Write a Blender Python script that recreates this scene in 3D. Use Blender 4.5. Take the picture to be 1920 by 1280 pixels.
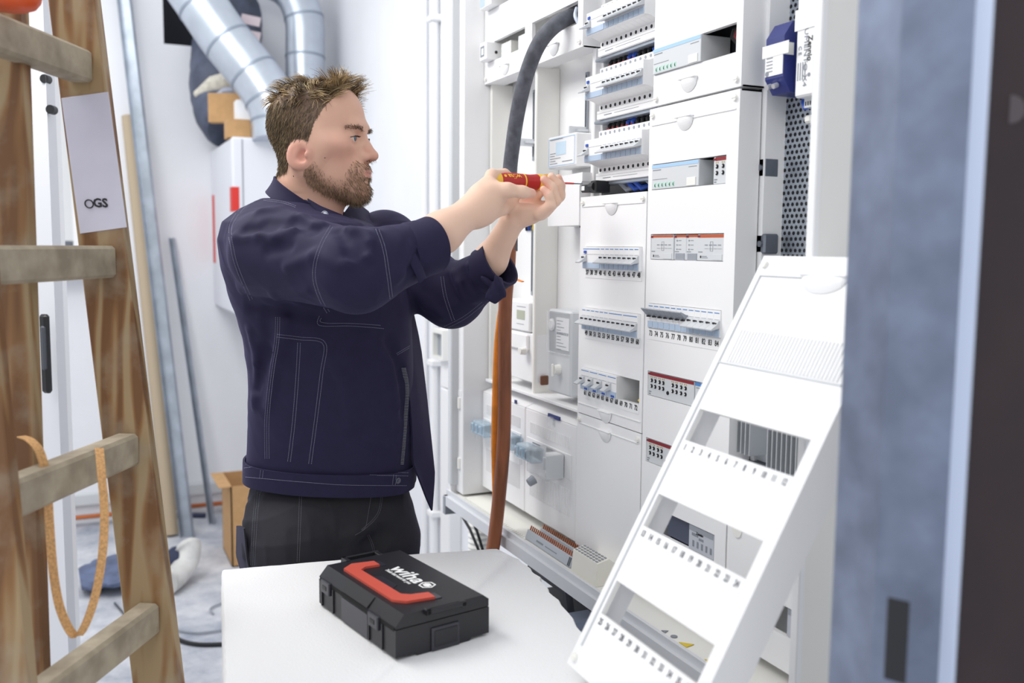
import bpy, math, random
import numpy as np
from mathutils import Vector, Matrix
random.seed(7); RNG = np.random.default_rng(7)
for o in list(bpy.data.objects): bpy.data.objects.remove(o, do_unlink=True)
scn = bpy.context.scene
COL = scn.collection

# ------------------------------------------------------------------ camera
CAMP = Vector((1.47083, -0.94605, 1.4503))
FPX = 1769.6
def cam_axes(yaw=1.14334, pitch=0.100181, roll=0.0089259):
    f = Vector((-math.sin(yaw)*math.cos(pitch), math.cos(yaw)*math.cos(pitch), -math.sin(pitch)))
    r = Vector((math.cos(yaw), math.sin(yaw), 0)); u = r.cross(f)
    return math.cos(roll)*r + math.sin(roll)*u, -math.sin(roll)*r + math.cos(roll)*u, f
CR, CU, CF = cam_axes()
cam = bpy.data.cameras.new('camera'); camo = bpy.data.objects.new('camera', cam); COL.objects.link(camo)
mw = Matrix((( CR.x, CU.x, -CF.x, CAMP.x), (CR.y, CU.y, -CF.y, CAMP.y), (CR.z, CU.z, -CF.z, CAMP.z), (0, 0, 0, 1)))
camo.matrix_world = mw
cam.sensor_width = 36.0; cam.lens = FPX*36.0/1920.0; cam.clip_start = 0.02; cam.clip_end = 60
cam.dof.use_dof = True; cam.dof.focus_distance = 1.78; cam.dof.aperture_fstop = 3.6
scn.camera = camo

# ------------------------------------------------------------------ light
wd = bpy.data.worlds.new('world'); scn.world = wd; wd.use_nodes = True
bg = wd.node_tree.nodes['Background']; bg.inputs[0].default_value = (0.93, 0.96, 1.0, 1); bg.inputs[1].default_value = 0.70
def area(name, loc, target, sx, sy, power, col=(1, 1, 1)):
    l = bpy.data.lights.new(name, 'AREA'); l.shape = 'RECTANGLE'; l.size = sx; l.size_y = sy; l.energy = power; l.color = col
    o = bpy.data.objects.new(name, l); COL.objects.link(o); o.location = loc
    o.rotation_euler = (Vector(target) - Vector(loc)).to_track_quat('-Z', 'Y').to_euler()
    return o
area('unseen_overhead_light', (-0.9, -1.5, 2.95), (-0.75, -0.9, 0.6), 1.6, 1.0, 38, (1, 0.985, 0.96))
area('unseen_overhead_light', (-2.7, -1.2, 2.95), (-2.9, -0.9, 0.0), 1.6, 1.0, 12, (0.96, 0.98, 1.0))
area('unseen_overhead_light', (1.9, -1.9, 2.95), (0.2, -0.2, 1.1), 1.4, 1.0, 11, (1, 0.99, 0.97))  # fill lamp added near the camera to brighten the cabinet's right sides
scn.view_settings.view_transform = 'Standard'; scn.view_settings.look = 'None'
scn.view_settings.exposure = 0.29; scn.view_settings.gamma = 1.0; scn.view_settings.use_curve_mapping = False

# ------------------------------------------------------------------ materials
def lin(c):
    if isinstance(c, str):
        c = [int(c[i:i+2], 16)/255 for i in (0, 2, 4)]
    return tuple(((x/12.92) if x <= .04045 else ((x+.055)/1.055)**2.4) for x in c[:3]) + (1,)
MATS = {}
def mat(name, col, rough=.5, metal=0., noise=0., nscale=30., bump=0., bscale=200., trans=0., alpha=1., emit=None, estr=0., spec=.5, coat=0., sss=0., col2=None, stretch=None):
    if name in MATS: return MATS[name]
    m = bpy.data.materials.new(name); m.use_nodes = True; nt = m.node_tree; b = nt.nodes['Principled BSDF']
    c = lin(col); b.inputs['Base Color'].default_value = c; b.inputs['Roughness'].default_value = rough; b.inputs['Metallic'].default_value = metal
    b.inputs['Specular IOR Level'].default_value = spec
    if trans: b.inputs['Transmission Weight'].default_value = trans
    if alpha < 1: b.inputs['Alpha'].default_value = alpha
    if coat: b.inputs['Coat Weight'].default_value = coat
    if sss: b.inputs['Subsurface Weight'].default_value = sss; b.inputs['Subsurface Radius'].default_value = (.012, .005, .003)
    if emit: b.inputs['Emission Color'].default_value = lin(emit); b.inputs['Emission Strength'].default_value = estr
    tc = None
    def coord(scale):
        nonlocal tc
        if tc is None:
            tc = nt.nodes.new('ShaderNodeTexCoord')
        mp = nt.nodes.new('ShaderNodeMapping'); nt.links.new(tc.outputs['Object'], mp.inputs[0])
        mp.inputs['Scale'].default_value = stretch if stretch else (1, 1, 1)
        return mp.outputs[0]
    if noise or col2:
        n = nt.nodes.new('ShaderNodeTexNoise'); n.inputs['Scale'].default_value = nscale; n.inputs['Detail'].default_value = 5
        nt.links.new(coord(1), n.inputs['Vector'])
        rmp = nt.nodes.new('ShaderNodeValToRGB'); nt.links.new(n.outputs['Fac'], rmp.inputs[0])
        a = tuple(max(0, x*(1-noise)) for x in c[:3]) + (1,); d = tuple(min(1, x*(1+noise)) for x in c[:3]) + (1,)
        if col2: a, d = c, lin(col2)
        rmp.color_ramp.elements[0].position = .34; rmp.color_ramp.elements[1].position = .66
        rmp.color_ramp.elements[0].color = a; rmp.color_ramp.elements[1].color = d
        nt.links.new(rmp.outputs[0], b.inputs['Base Color'])
    if bump:
        n2 = nt.nodes.new('ShaderNodeTexNoise'); n2.inputs['Scale'].default_value = bscale; n2.inputs['Detail'].default_value = 4
        nt.links.new(coord(1), n2.inputs['Vector'])
        bp = nt.nodes.new('ShaderNodeBump'); bp.inputs['Strength'].default_value = bump; bp.inputs['Distance'].default_value = .002
        nt.links.new(n2.outputs['Fac'], bp.inputs['Height']); nt.links.new(bp.outputs[0], b.inputs['Normal'])
    MATS[name] = m
    return m
WHITE = mat('white_plastic', 'f3f3f4', .45, bump=.03, bscale=400)
WHITE2 = mat('warm_white_plastic', 'efeee9', .5)
PAINT = mat('white_wall_paint', 'eeeff3', .85, noise=.02, nscale=3, bump=.15, bscale=60)
GREYW = mat('light_grey_plastic', 'd3d6d9', .5)
GREY = mat('grey_plastic', '9a9fa8', .5)
DGREY = mat('dark_grey_plastic', '4a4d55', .5)
BLACK = mat('black_plastic', '141418', .45)
INK = mat('black_print', '25262b', .7)
INKG = mat('grey_print', '8a8e96', .7)
BLUE = mat('blue_print', '4f86c6', .6)
LBLUE = mat('light_blue_stripe', 'a9cdf0', .6)
DBLUE = mat('blue_button', '2d55b8', .45)
RED = mat('dark_red_stripe', '8a1f28', .5)
ORANGE = mat('orange_stripe', 'c4572f', .5)
STEEL = mat('galvanised_steel', 'aeb6c0', .38, .75, noise=.12, nscale=14)
DSTEEL = mat('zinc_plated_steel', '7d828c', .4, .7, noise=.1, nscale=25)
ALU = mat('aluminium', 'd2d5d9', .35, .5)
COPPER = mat('copper', 'b5663a', .35, .7)
CLEAR = mat('clear_plastic', 'f6f9fc', .12, trans=.6, alpha=.30)
CLBLUE = mat('clear_blue_plastic', 'cfe6f6', .15, trans=.35, alpha=.65)
LABELW = mat('blue_tinted_label_window', 'b4c6dc', .3)
TOGG = mat('toggle_grey', 'c9ccd0', .4)
GREEN = mat('green_print', '4fae86', .6)
YELLOW = mat('yellow_plastic', 'e3c62c', .5)

# ------------------------------------------------------------------ geometry helpers
class MB:
    def __init__(s): s.v = []; s.f = []
    def add(s, vs, fs):
        n = len(s.v); s.v.extend([tuple(map(float, p)) for p in vs]); s.f.extend([tuple(i+n for i in f) for f in fs]); return s
    def box(s, x0, x1, y0, y1, z0, z1, c=0.):
        if x0 > x1: x0, x1 = x1, x0
        if y0 > y1: y0, y1 = y1, y0
        if z0 > z1: z0, z1 = z1, z0
        c = min(c, .49*(x1-x0), .49*(y1-y0), .49*(z1-z0))
        if c <= 0:
            vs = [(x, y, z) for x in (x0, x1) for y in (y0, y1) for z in (z0, z1)]
            return s.add(vs, [(0, 1, 3, 2), (4, 6, 7, 5), (0, 4, 5, 1), (2, 3, 7, 6), (0, 2, 6, 4), (1, 5, 7, 3)])
        X = (x0, x1); Y = (y0, y1); Z = (z0, z1); ix = (x0+c, x1-c); iy = (y0+c, y1-c); iz = (z0+c, z1-c)
        vs = []; id = {}
        for i in (0, 1):
            for j in (0, 1):
                for k in (0, 1):
                    for a, p in enumerate(((X[i], iy[j], iz[k]), (ix[i], Y[j], iz[k]), (ix[i], iy[j], Z[k]))):
                        id[i, j, k, a] = len(vs); vs.append(p)
        fs = []
        for i in (0, 1):
            q = [id[i, 0, 0, 0], id[i, 1, 0, 0], id[i, 1, 1, 0], id[i, 0, 1, 0]]; fs.append(tuple(q if i else q[::-1]))
            q = [id[0, i, 0, 1], id[0, i, 1, 1], id[1, i, 1, 1], id[1, i, 0, 1]]; fs.append(tuple(q if i else q[::-1]))
            q = [id[0, 0, i, 2], id[1, 0, i, 2], id[1, 1, i, 2], id[0, 1, i, 2]]; fs.append(tuple(q if i else q[::-1]))
        for a in (0, 1):
            for b in (0, 1):
                fs.append((id[a, b, 0, 0], id[a, b, 1, 0], id[a, b, 1, 1], id[a, b, 0, 1]))
                fs.append((id[a, 0, b, 0], id[a, 1, b, 0], id[a, 1, b, 2], id[a, 0, b, 2]))
                fs.append((id[0, a, b, 1], id[1, a, b, 1], id[1, a, b, 2], id[0, a, b, 2]))
                for k in (0, 1): fs.append((id[a, b, k, 0], id[a, b, k, 1], id[a, b, k, 2]))
        return s.add(vs, fs)
    def prism(s, poly, ax, a0, a1):
        n = len(poly)
        def P(p, a): return (a, p[0], p[1]) if ax == 'x' else ((p[0], a, p[1]) if ax == 'y' else (p[0], p[1], a))
        vs = [P(p, a0) for p in poly] + [P(p, a1) for p in poly]
        return s.add(vs, [tuple(range(n))[::-1], tuple(range(n, 2*n))] + [(i, (i+1) % n, n+(i+1) % n, n+i) for i in range(n)])
    def cyl(s, p0, p1, r0, r1=None, n=16):
        return s.tube([p0, p1], [r0, r0 if r1 is None else r1], n)
    def tube(s, pts, r, n=10, flat=None):
        pts = [Vector(p) for p in pts]; m = len(pts); rs = [r]*m if isinstance(r, (int, float)) else r
        t0 = (pts[1]-pts[0]).normalized(); up = Vector((0, 0, 1)) if abs(t0.z) < .9 else Vector((1, 0, 0))
        nn = t0.cross(up).normalized(); vs = []
        for i in range(m):
            t = (pts[min(i+1, m-1)]-pts[max(i-1, 0)]).normalized(); nn = (nn - t*nn.dot(t)).normalized(); bb = t.cross(nn)
            for k in range(n):
                a = 2*math.pi*k/n; vs.append(pts[i] + (nn*math.cos(a) + bb*math.sin(a)*(flat or 1))*rs[i])
        fs = [(i*n+k, i*n+(k+1) % n, (i+1)*n+(k+1) % n, (i+1)*n+k) for i in range(m-1) for k in range(n)]
        fs += [tuple(range(n))[::-1], tuple(range((m-1)*n, m*n))]
        return s.add(vs, fs)
    def lathe(s, prof, p0, axis, n=24):
        a = Vector(axis).normalized(); up = Vector((0, 0, 1)) if abs(a.z) < .9 else Vector((1, 0, 0)); u = a.cross(up).normalized(); w = a.cross(u); p0 = Vector(p0)
        vs = [p0 + a*h + (u*math.cos(2*math.pi*k/n) + w*math.sin(2*math.pi*k/n))*r for h, r in prof for k in range(n)]
        m = len(prof)
        fs = [(i*n+k, i*n+(k+1) % n, (i+1)*n+(k+1) % n, (i+1)*n+k) for i in range(m-1) for k in range(n)] + [tuple(range(n))[::-1], tuple(range((m-1)*n, m*n))]
        return s.add(vs, fs)
    def ell(s, c, rad, nu=16, nv=10):
        vs = [(c[0], c[1], c[2]+rad[2])]
        for j in range(1, nv):
            t = math.pi*j/nv
            for i in range(nu):
                p = 2*math.pi*i/nu; vs.append((c[0]+rad[0]*math.sin(t)*math.cos(p), c[1]+rad[1]*math.sin(t)*math.sin(p), c[2]+rad[2]*math.cos(t)))
        vs.append((c[0], c[1], c[2]-rad[2])); L = len(vs)-1; fs = []
        for i in range(nu):
            fs.append((0, 1+i, 1+(i+1) % nu)); b = 1+(nv-2)*nu; fs.append((L, b+(i+1) % nu, b+i))
        for j in range(nv-2):
            for i in range(nu):
                a = 1+j*nu; fs.append((a+i, a+nu+i, a+nu+(i+1) % nu, a+(i+1) % nu))
        return s.add(vs, fs)
    def cells(s, xs, zs, solid, y0, y1):
        # plate in the xz plane with thickness y0..y1; solid(i,k) -> bool
        nx, nz = len(xs)-1, len(zs)-1
        S = [[solid(i, k) for k in range(nz)] for i in range(nx)]
        g = lambda i, k: 0 <= i < nx and 0 <= k < nz and S[i][k]
        for i in range(nx):
            for k in range(nz):
                if not S[i][k]: continue
                a, b, c, d = xs[i], xs[i+1], zs[k], zs[k+1]
                s.add([(a, y0, c), (b, y0, c), (b, y0, d), (a, y0, d)], [(0, 1, 2, 3)])
                s.add([(a, y1, c), (b, y1, c), (b, y1, d), (a, y1, d)], [(3, 2, 1, 0)])
                if not g(i-1, k): s.add([(a, y0, c), (a, y0, d), (a, y1, d), (a, y1, c)], [(0, 1, 2, 3)])
                if not g(i+1, k): s.add([(b, y0, c), (b, y1, c), (b, y1, d), (b, y0, d)], [(0, 1, 2, 3)])
                if not g(i, k-1): s.add([(a, y0, c), (a, y1, c), (b, y1, c), (b, y0, c)], [(0, 1, 2, 3)])
                if not g(i, k+1): s.add([(a, y0, d), (b, y0, d), (b, y1, d), (a, y1, d)], [(0, 1, 2, 3)])
        return s
    def plate(s, x0, x1, z0, z1, y0, y1, holes=()):
        xs = sorted(set([x0, x1] + [h[0] for h in holes] + [h[1] for h in holes])); zs = sorted(set([z0, z1] + [h[2] for h in holes] + [h[3] for h in holes]))
        def sol(i, k):
            cx, cz = (xs[i]+xs[i+1])/2, (zs[k]+zs[k+1])/2
            return not any(h[0] < cx < h[1] and h[2] < cz < h[3] for h in holes)
        return s.cells(xs, zs, sol, y0, y1)
    def xf(s, M):
        s.v = [tuple(M @ Vector(p)) for p in s.v]; return s
    def build(s, name, m, parent=None, smooth=False, label=None, cat=None, group=None, kind=None, loc=None):
        me = bpy.data.meshes.new(name); o = bpy.data.objects.new(name, me); COL.objects.link(o)
        vs = np.array(s.v, float).reshape(-1, 3)
        if parent is not None:
            org = ORG.get(parent.name)
            if org is not None: vs = vs - np.array(org)
            o.parent = parent
            ORG[o.name] = org if org is not None else None
        elif loc is None and len(vs):
            lo, hi = vs.min(0), vs.max(0); c = np.array([(lo[0]+hi[0])/2, (lo[1]+hi[1])/2, lo[2]]); vs = vs - c; o.location = c; ORG[o.name] = tuple(c)
        elif loc is not None:
            o.location = loc; ORG[o.name] = None
        me.from_pydata([tuple(p) for p in vs], [], s.f); me.update()
        import bmesh
        bm = bmesh.new(); bm.from_mesh(me); bmesh.ops.recalc_face_normals(bm, faces=bm.faces); bm.to_mesh(me); bm.free()
        if m: me.materials.append(m)
        if smooth: smooth_mesh(me)
        tag(o, label, cat, group, kind)
        return o
def smooth_mesh(me, ang=40):
    me.polygons.foreach_set('use_smooth', [True]*len(me.polygons))
    try: me.set_sharp_from_angle(angle=math.radians(ang))
    except Exception: pass
ORG = {}
def tag(o, label=None, cat=None, group=None, kind=None):
    if label: o['label'] = label
    if cat: o['category'] = cat
    if group: o['group'] = group
    if kind: o['kind'] = kind
    return o
def thing(name, label=None, cat=None, loc=(0, 0, 0), group=None, world=True, kind=None):
    o = bpy.data.objects.new(name, None); COL.objects.link(o); o.location = loc; o.empty_display_size = .05
    ORG[o.name] = tuple(loc) if world else None
    return tag(o, label, cat, group, kind)
def copy_tree(o, loc=None, label=None, group=None, parent=None):
    c = o.copy(); COL.objects.link(c); c.parent = parent
    if loc is not None: c.location = loc
    if label: c['label'] = label
    if group: c['group'] = group
    for ch in o.children: copy_tree(ch, parent=c)
    return c
def text(name, s, size, org, m, parent, xd=(1, 0, 0), zd=(0, 0, 1), align='CENTER', bold=0., sx=1., depth=.00025):
    cu = bpy.data.curves.new(name, 'FONT'); cu.body = s; cu.size = size; cu.align_x = align; cu.align_y = 'CENTER'; cu.offset = bold; cu.extrude = depth; cu.resolution_u = 2
    t = bpy.data.objects.new('tmp_text', cu); COL.objects.link(t); dg = bpy.context.evaluated_depsgraph_get()
    me = bpy.data.meshes.new_from_object(t.evaluated_get(dg)); bpy.data.objects.remove(t, do_unlink=True); bpy.data.curves.remove(cu)
    x = Vector(xd).normalized(); z = Vector(zd).normalized(); n = x.cross(z)
    M = Matrix(((x.x*sx, z.x, n.x, org[0]), (x.y*sx, z.y, n.y, org[1]), (x.z*sx, z.z, n.z, org[2]), (0, 0, 0, 1)))
    o_ = ORG.get(parent.name) if parent else None
    if o_: M = Matrix.Translation(-Vector(o_)) @ M
    me.transform(M); me.name = name
    o = bpy.data.objects.new(name, me); COL.objects.link(o); o.parent = parent; me.materials.clear(); me.materials.append(m)
    return o
def px(x, y, depth):
    return CAMP + (CF + CR*((x-960)/FPX) + CU*((640-y)/FPX))*depth
def pxplane(x, y, ax, c):
    d = CF + CR*((x-960)/FPX) + CU*((640-y)/FPX); t = (c-CAMP[ax])/d[ax]; return CAMP + d*t
# ================================================================== structure
WY = 0.30          # wall behind the cabinet
BX = -3.80         # far wall
def floor_mat():
    m = mat('dusty_concrete_floor', 'b9bec9', .8, bump=.25, bscale=40); nt = m.node_tree; b = nt.nodes['Principled BSDF']
    tc = nt.nodes.new('ShaderNodeTexCoord'); n1 = nt.nodes.new('ShaderNodeTexNoise'); n1.inputs['Scale'].default_value = 3.5; n1.inputs['Detail'].default_value = 8; n1.inputs['Roughness'].default_value = .7
    r = nt.nodes.new('ShaderNodeValToRGB'); nt.links.new(tc.outputs['Object'], n1.inputs[0]); nt.links.new(n1.outputs[0], r.inputs[0])
    r.color_ramp.elements[0].position = .3; r.color_ramp.elements[0].color = lin('8f96a6'); r.color_ramp.elements[1].position = .62; r.color_ramp.elements[1].color = lin('d5d6da')
    nt.links.new(r.outputs[0], b.inputs['Base Color']); return m
MB().box(-6.2, 2.6, -4.2, 0.45, -.1, 0).build('floor', floor_mat(), kind='structure', label='dusty grey concrete floor')
MB().box(-6.2, 2.6, WY, WY+.12, 0, 3.2).build('wall_right', PAINT, kind='structure', label='white painted wall behind the distribution cabinet')
# far wall with a window opening behind the ladder and a ragged duct hole
wl0, wl1, wz0, wz1 = -1.62, -.93, 1.30, 2.75
hy0, hy1, hz0, hz1 = -.86, -.36, 2.17, 3.0
XB = MB()
XB.plate(-4.2, WY, 0, 3.2, -.12, 0, holes=[(wl0, wl1, wz0, wz1), (pxplane(306, 40, 0, BX).y, pxplane(478, 40, 0, BX).y, pxplane(330, 84, 0, BX).z, 3.05)])
XB.xf(Matrix(((0, -1, 0, BX-.12), (1, 0, 0, 0), (0, 0, 1, 0), (0, 0, 0, 1))) )
XB.build('wall_back', PAINT, kind='structure', label='white far wall with window and duct opening')
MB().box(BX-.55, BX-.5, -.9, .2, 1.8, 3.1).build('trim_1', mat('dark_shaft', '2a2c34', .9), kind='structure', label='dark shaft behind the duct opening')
# window
w = thing('window_1', 'white framed window behind the wooden ladder', None, (BX, (wl0+wl1)/2, wz0), kind='structure')
fr = MB()
for a, b, c, d in ((wl0, wl0+.05, wz0, wz1), (wl1-.05, wl1, wz0, wz1), (wl0, wl1, wz0, wz0+.05), (wl0, wl1, wz1-.05, wz1)): fr.box(BX-.06, BX+.02, a, b, c, d, .004)
fr.build('window_frame', WHITE, w)
MB().box(BX-.03, BX-.025, wl0+.05, wl1-.05, wz0+.05, wz1-.05).build('pane', mat('window_glass', 'ffffff', .02, trans=1.), w)
MB().box(BX-.12, BX+.12, wl0-.04, wl1+.04, wz0-.03, wz0, .004).build('window_sill', WHITE, w)
MB().box(BX-.6, BX-.55, wl0-.3, wl1+.3, wz0-.2, wz0+.16).build('parapet', mat('grey_parapet', '8b8f98', .8), w)  # plain grey band outside, low behind the pane
# baseboard-like copper pipes and cable at the foot of the far wall
cp = MB()
cp.tube([(BX+.06, -3, .05), (BX+.06, .2, .05)], .012, 8).build('heating_pipe', COPPER, smooth=True, label='thin copper heating pipe along the foot of the far wall', cat='pipe')
MB().box(BX, BX+.03, -4.2, WY, .10, .16, .004).build('baseboard_back', GREYW, kind='structure', label='pale skirting along the far wall')
# conduits and trunking on the cabinet wall left of the cabinet
def wallx(pxx, y): return pxplane(pxx, 400, 1, y).x
xc = wallx(815, WY-.02)
t = thing('conduit_pipe', 'white vertical conduit pipe with clips on the wall beside the trunking', 'pipe', (xc, WY-.02, .0))
MB().tube([(xc, WY-.02, .0), (xc, WY-.02, 3.1)], .014, 12).build('pipe', WHITE, t, smooth=True)
for pyy in (35, 680, 962):
    z = pxplane(815, pyy, 1, WY-.02).z; MB().box(xc-.03, xc+.03, WY-.042, WY, z-.012, z+.012, .004).build('clip', WHITE, t)
xc2 = wallx(806, WY-.015)
t = thing('conduit_pipe', 'thinner white conduit left of the clipped pipe on the wall', 'pipe', (xc2-.06, WY-.015, .0))
MB().tube([(xc2-.06, WY-.015, .0), (xc2-.06, WY-.015, 3.1)], .010, 12).build('pipe', WHITE, t, smooth=True)
x0, x1 = wallx(826, WY-.05), wallx(843, WY-.05)
t = thing('cable_trunking', 'white vertical cable trunking on the wall left of the cabinet', 'trunking', ((x0+x1)/2, WY, 0))
for a, b in ((0, .93), (.933, 1.55), (1.553, 3.1)): MB().box(x0, x1, WY-.05, WY, a, b, .004).build('trunking_lid', WHITE, t)
z = pxplane(830, 650, 1, WY-.07).z
so = thing('junction_box', 'small grey open junction box on the white trunking', 'junction box', (x1-.06, WY-.06, z-.05))
MB().plate(x1-.12, x1, z-.05, z+.06, WY-.075, WY-.051, [(x1-.105, x1-.015, z-.04, z+.045)]).build('box_rim', WHITE2, so)
MB().box(x1-.105, x1-.015, WY-.056, WY-.051, z-.04, z+.045).build('box_inside', GREY, so)
# ================================================================== distribution cabinet
XA, XBc, XC, XD, XE, XR = -.788, -.526, -.2685, -.0125, .248, .503
YF = -.07; Z0 = .79; ZT = 2.32
cab = thing('distribution_cabinet', 'large white wall-mounted electrical distribution cabinet with open front', 'cabinet', (-.17, .1, Z0))
MB().box(-.852, -.838, YF, WY-.001, Z0, ZT, .002).build('left_side', WHITE, cab)
MB().box(.489, XR, YF, WY-.001, Z0, ZT, .002).build('right_side', WHITE2, cab)
MB().box(.489, XR+.001, YF-.004, YF+.006, Z0, ZT, .0015).build('right_edge_profile', WHITE, cab)
MB().box(-.838, .489, .135, .145, Z0, ZT).build('back_panel', WHITE2, cab)
MB().box(-.852, XR, YF, WY-.001, ZT-.012, ZT).build('top_panel', WHITE, cab)
# left hinge profile with lugs
MB().box(-.838, -.790, -.055, .06, .80, ZT-.02, .002).build('side_filler', WHITE, cab)
hp = MB().box(-.846, -.822, YF-.006, -.05, .82, ZT-.02, .003).build('hinge_profile', GREYW, cab)
for pyy in (757, 871):
    p = pxplane(866, pyy, 1, -.056); MB().cyl((-.812, -.052, p.z-.014), (-.812, -.052, p.z+.014), .009, n=12).build('hinge_lug', WHITE2, cab)
MB().box(-.838, -.80, -.056, -.052, 1.06, 1.075).build('hinge_strip', WHITE, cab)
# bottom rail and tray
MB().prism([(YF-.012, Z0-.030), (YF-.012, Z0-.004), (YF-.004, Z0-.004), (YF-.004, Z0+.010), (YF+.003, Z0+.010), (YF+.003, Z0-.010), (YF+.022, Z0-.010), (YF+.022, Z0-.030)], 'x', -.86, XR).build('bottom_rail', mat('pale_rail_metal', 'dfe1e5', .4, .15), cab)
MB().box(-.84, .49, YF+.003, .12, Z0-.008, Z0+.004).build('bottom_tray', WHITE2, cab)
MB().box(-.862, -.845, YF-.014, YF+.02, Z0-.055, Z0-.004, .002).build('rail_bracket', GREY, cab)
for x in (XBc, XC, XD, XE):
    MB().box(x-.006, x+.006, .045, .135, .80, ZT-.02, .001).build('divider_post', WHITE, cab)
# A/B meter panels
for nm, x0, x1 in (('meter_panel', XA, XBc), ('meter_panel', XBc, XC)):
    MB().box(x0+.002, x1-.002, .075, .08, 1.10, 1.87).build(nm, WHITE, cab)
    MB().box(x0+.001, x0+.012, .015, .075, 1.10, 1.86, .002).build('panel_edge', WHITE2, cab)
    MB().box(x1-.016, x1-.003, .03, .075, 1.10, 1.86, .002).build('panel_edge', WHITE, cab)
    xs = pxplane(1000 if x0 < -.7 else 1098, 240, 1, .07).x
    for a, b in ((1.66, 1.83), (1.33, 1.50)):
        MB().box(xs-.005, xs+.005, .070, .0745, a, b).build('slotted_rail', GREY, cab)
        MB().box(xs-.0016, xs+.0016, .0690, .0699, a+.01, b-.006).build('rail_slot', DGREY, cab)
    MB().box(xs-.014, xs+.014, .045, .07, 1.70, 1.706, .001).box(xs-.003, xs+.003, .03, .07, 1.694, 1.712).build('meter_bracket', ALU, cab)
co_ = pxplane(999, 423, 1, .072); MB().box(co_.x-.045, co_.x+.04, .0735, .0748, co_.z-.012, co_.z+.016).build('cable_opening', mat('hole_black', '15161a', .9), cab)
for k, m_ in enumerate((BLACK, DBLUE, DGREY, YELLOW, BLACK, DBLUE)): MB().tube([(co_.x-.036+.014*k, .072, co_.z-.011), (co_.x-.030+.014*k, .068, co_.z+.002), (co_.x-.020+.014*k, .073, co_.z+.015)], .0032, 6).build('opening_wire', m_, cab)
def lip(o, x, z, up=True, w=.024, name='finger_lip'):
    # a scooped finger grip: flat edge with a bulging half ellipse below
    b = MB(); n = 12; rows = 5; vs = []; fs = []
    for j in range(rows+1):
        t = j/rows
        for i in range(n+1):
            u = -1+2*i/n; zz = -t*.022*math.sqrt(max(0, 1-u*u)); yy = -.007*(1-t*t)*math.sqrt(max(0, 1-u*u))
            vs.append((x+u*w, yy-.0008, z+zz))
    for j in range(rows):
        for i in range(n): a = j*(n+1)+i; fs.append((a, a+1, a+n+2, a+n+1))
    b.add(vs, fs); b.box(x-w, x+w, -.008, .0, z, z+.0025, .0008)
    return b.build(name, WHITE, o)
def knob(o, x, z):
    b = MB().cyl((x, .0, z), (x, -.004, z), .0055, n=14); b.box(x-.005, x+.005, -.0048, -.004, z-.001, z+.001)
    return b.build('quarter_turn_screw', WHITE2, o)
def strip(o, x0, x1, z, first, n=12, y=-.0002, w=.018, m=INK, bold=.00025):
    MB().box(x0, x1, y-.0006, y, z-.011, z+.008).build('number_strip', WHITE, o)
    for i in range(n): text('number', str(first+i), .0135, (x0+w*(i+.5), y-.0009, z), m, o, sx=.78, bold=bold)
def cover(name, label, x0, x1, z0, z1, holes=(), side=.05, notch=None, lips=(), knobs=True, grooves=()):
    o = thing(name, label, 'cover panel', ((x0+x1)/2, .01, z0))
    b = MB().plate(x0, x1, z0, z1, 0, .003, holes)
    b.box(x0, x0+.0025, .003, side, z0, z1); b.box(x1-.0025, x1, .003, side, z0, z1); b.box(x0, x1, .003, side, z0, z0+.0025); b.box(x0, x1, .003, side, z1-.0025, z1)
    b.build('panel', WHITE, o)
    for h in holes:   # raised inner rim round each opening
        MB().plate(h[0]-.002, h[1]+.002, h[2]-.002, h[3]+.002, .003, .009, [h]).build('opening_rim', WHITE, o)
    for (x, z) in lips: lip(o, x, z)
    if knobs:
        for kx in (x0+.011, x1-.011): knob(o, kx, (z1-.012) if knobs == 'top' else z0+.012)
    for g in grooves: MB().box(x0+.008, x1-.008, -.0016, 0, g, g+.003, .0006).build('ridge', WHITE, o)
    return o
H = .023
def hole(x, z, w=.216): return (x, x+w, z-H, z+H)
cA = cover('cover_panel', 'white cover panel above the left meter field, leftmost at the top', XA, XBc-.001, 1.858, 2.20, [hole(-.765, 1.931), hole(-.765, 2.056)], lips=[(-.66, 1.884)])
cB = cover('cover_panel', 'white cover panel with the thick grey cable coming out of its opening', XBc+.001, XC-.003, 1.858, 2.20, [hole(-.512, 1.931, .219), hole(-.512, 2.056, .219)], lips=[(-.40, 1.884)])
UX = -.243
NUM = 'zero one two three four five six seven eight nine ten eleven twelve'.split()
def words(n): return {3: 'thirty', 4: 'forty', 5: 'fifty', 6: 'sixty', 7: 'seventy', 8: 'eighty'}[n//10] + ('-'+NUM[n % 10] if n % 10 else '')
ORD = 'first second third fourth fifth sixth seventh eighth ninth tenth eleventh twelfth'.split()
cC = cover('cover_panel', 'white cover panel with breaker rows numbered 37 to 72', XC, XC+.252, 1.104, 1.553, [hole(UX, 1.429), hole(UX, 1.304), hole(UX, 1.179)], lips=[(-.142, 1.535)], grooves=[1.532], knobs='top')
for z, f in ((1.429, 37), (1.304, 49), (1.179, 61)): strip(cC, UX, UX+.216, z-.030, f)
MB().box(XC+.004, XC+.248, -.0016, 0, 1.123, 1.126, .0006).build('ridge', WHITE, cC); lip(cC, -.15, 1.122)
cC2 = cover('cover_panel', 'plain white cover panel below the breaker row numbered 61 to 72', XC, XC+.252, .815, 1.102, lips=[(-.15, 1.083)], grooves=[1.081], knobs='top')
cD = cover('cover_panel', 'white cover panel above the numbered right-hand breaker column', XD+.010, XD+.260, 1.703, 2.20, [hole(.0, 1.780, .232), hole(.0, 1.98, .232)], side=.053, lips=[(.108, 1.735)])
dz = [1.577, 1.452, 1.327, 1.202, 1.077, .952]
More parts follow.
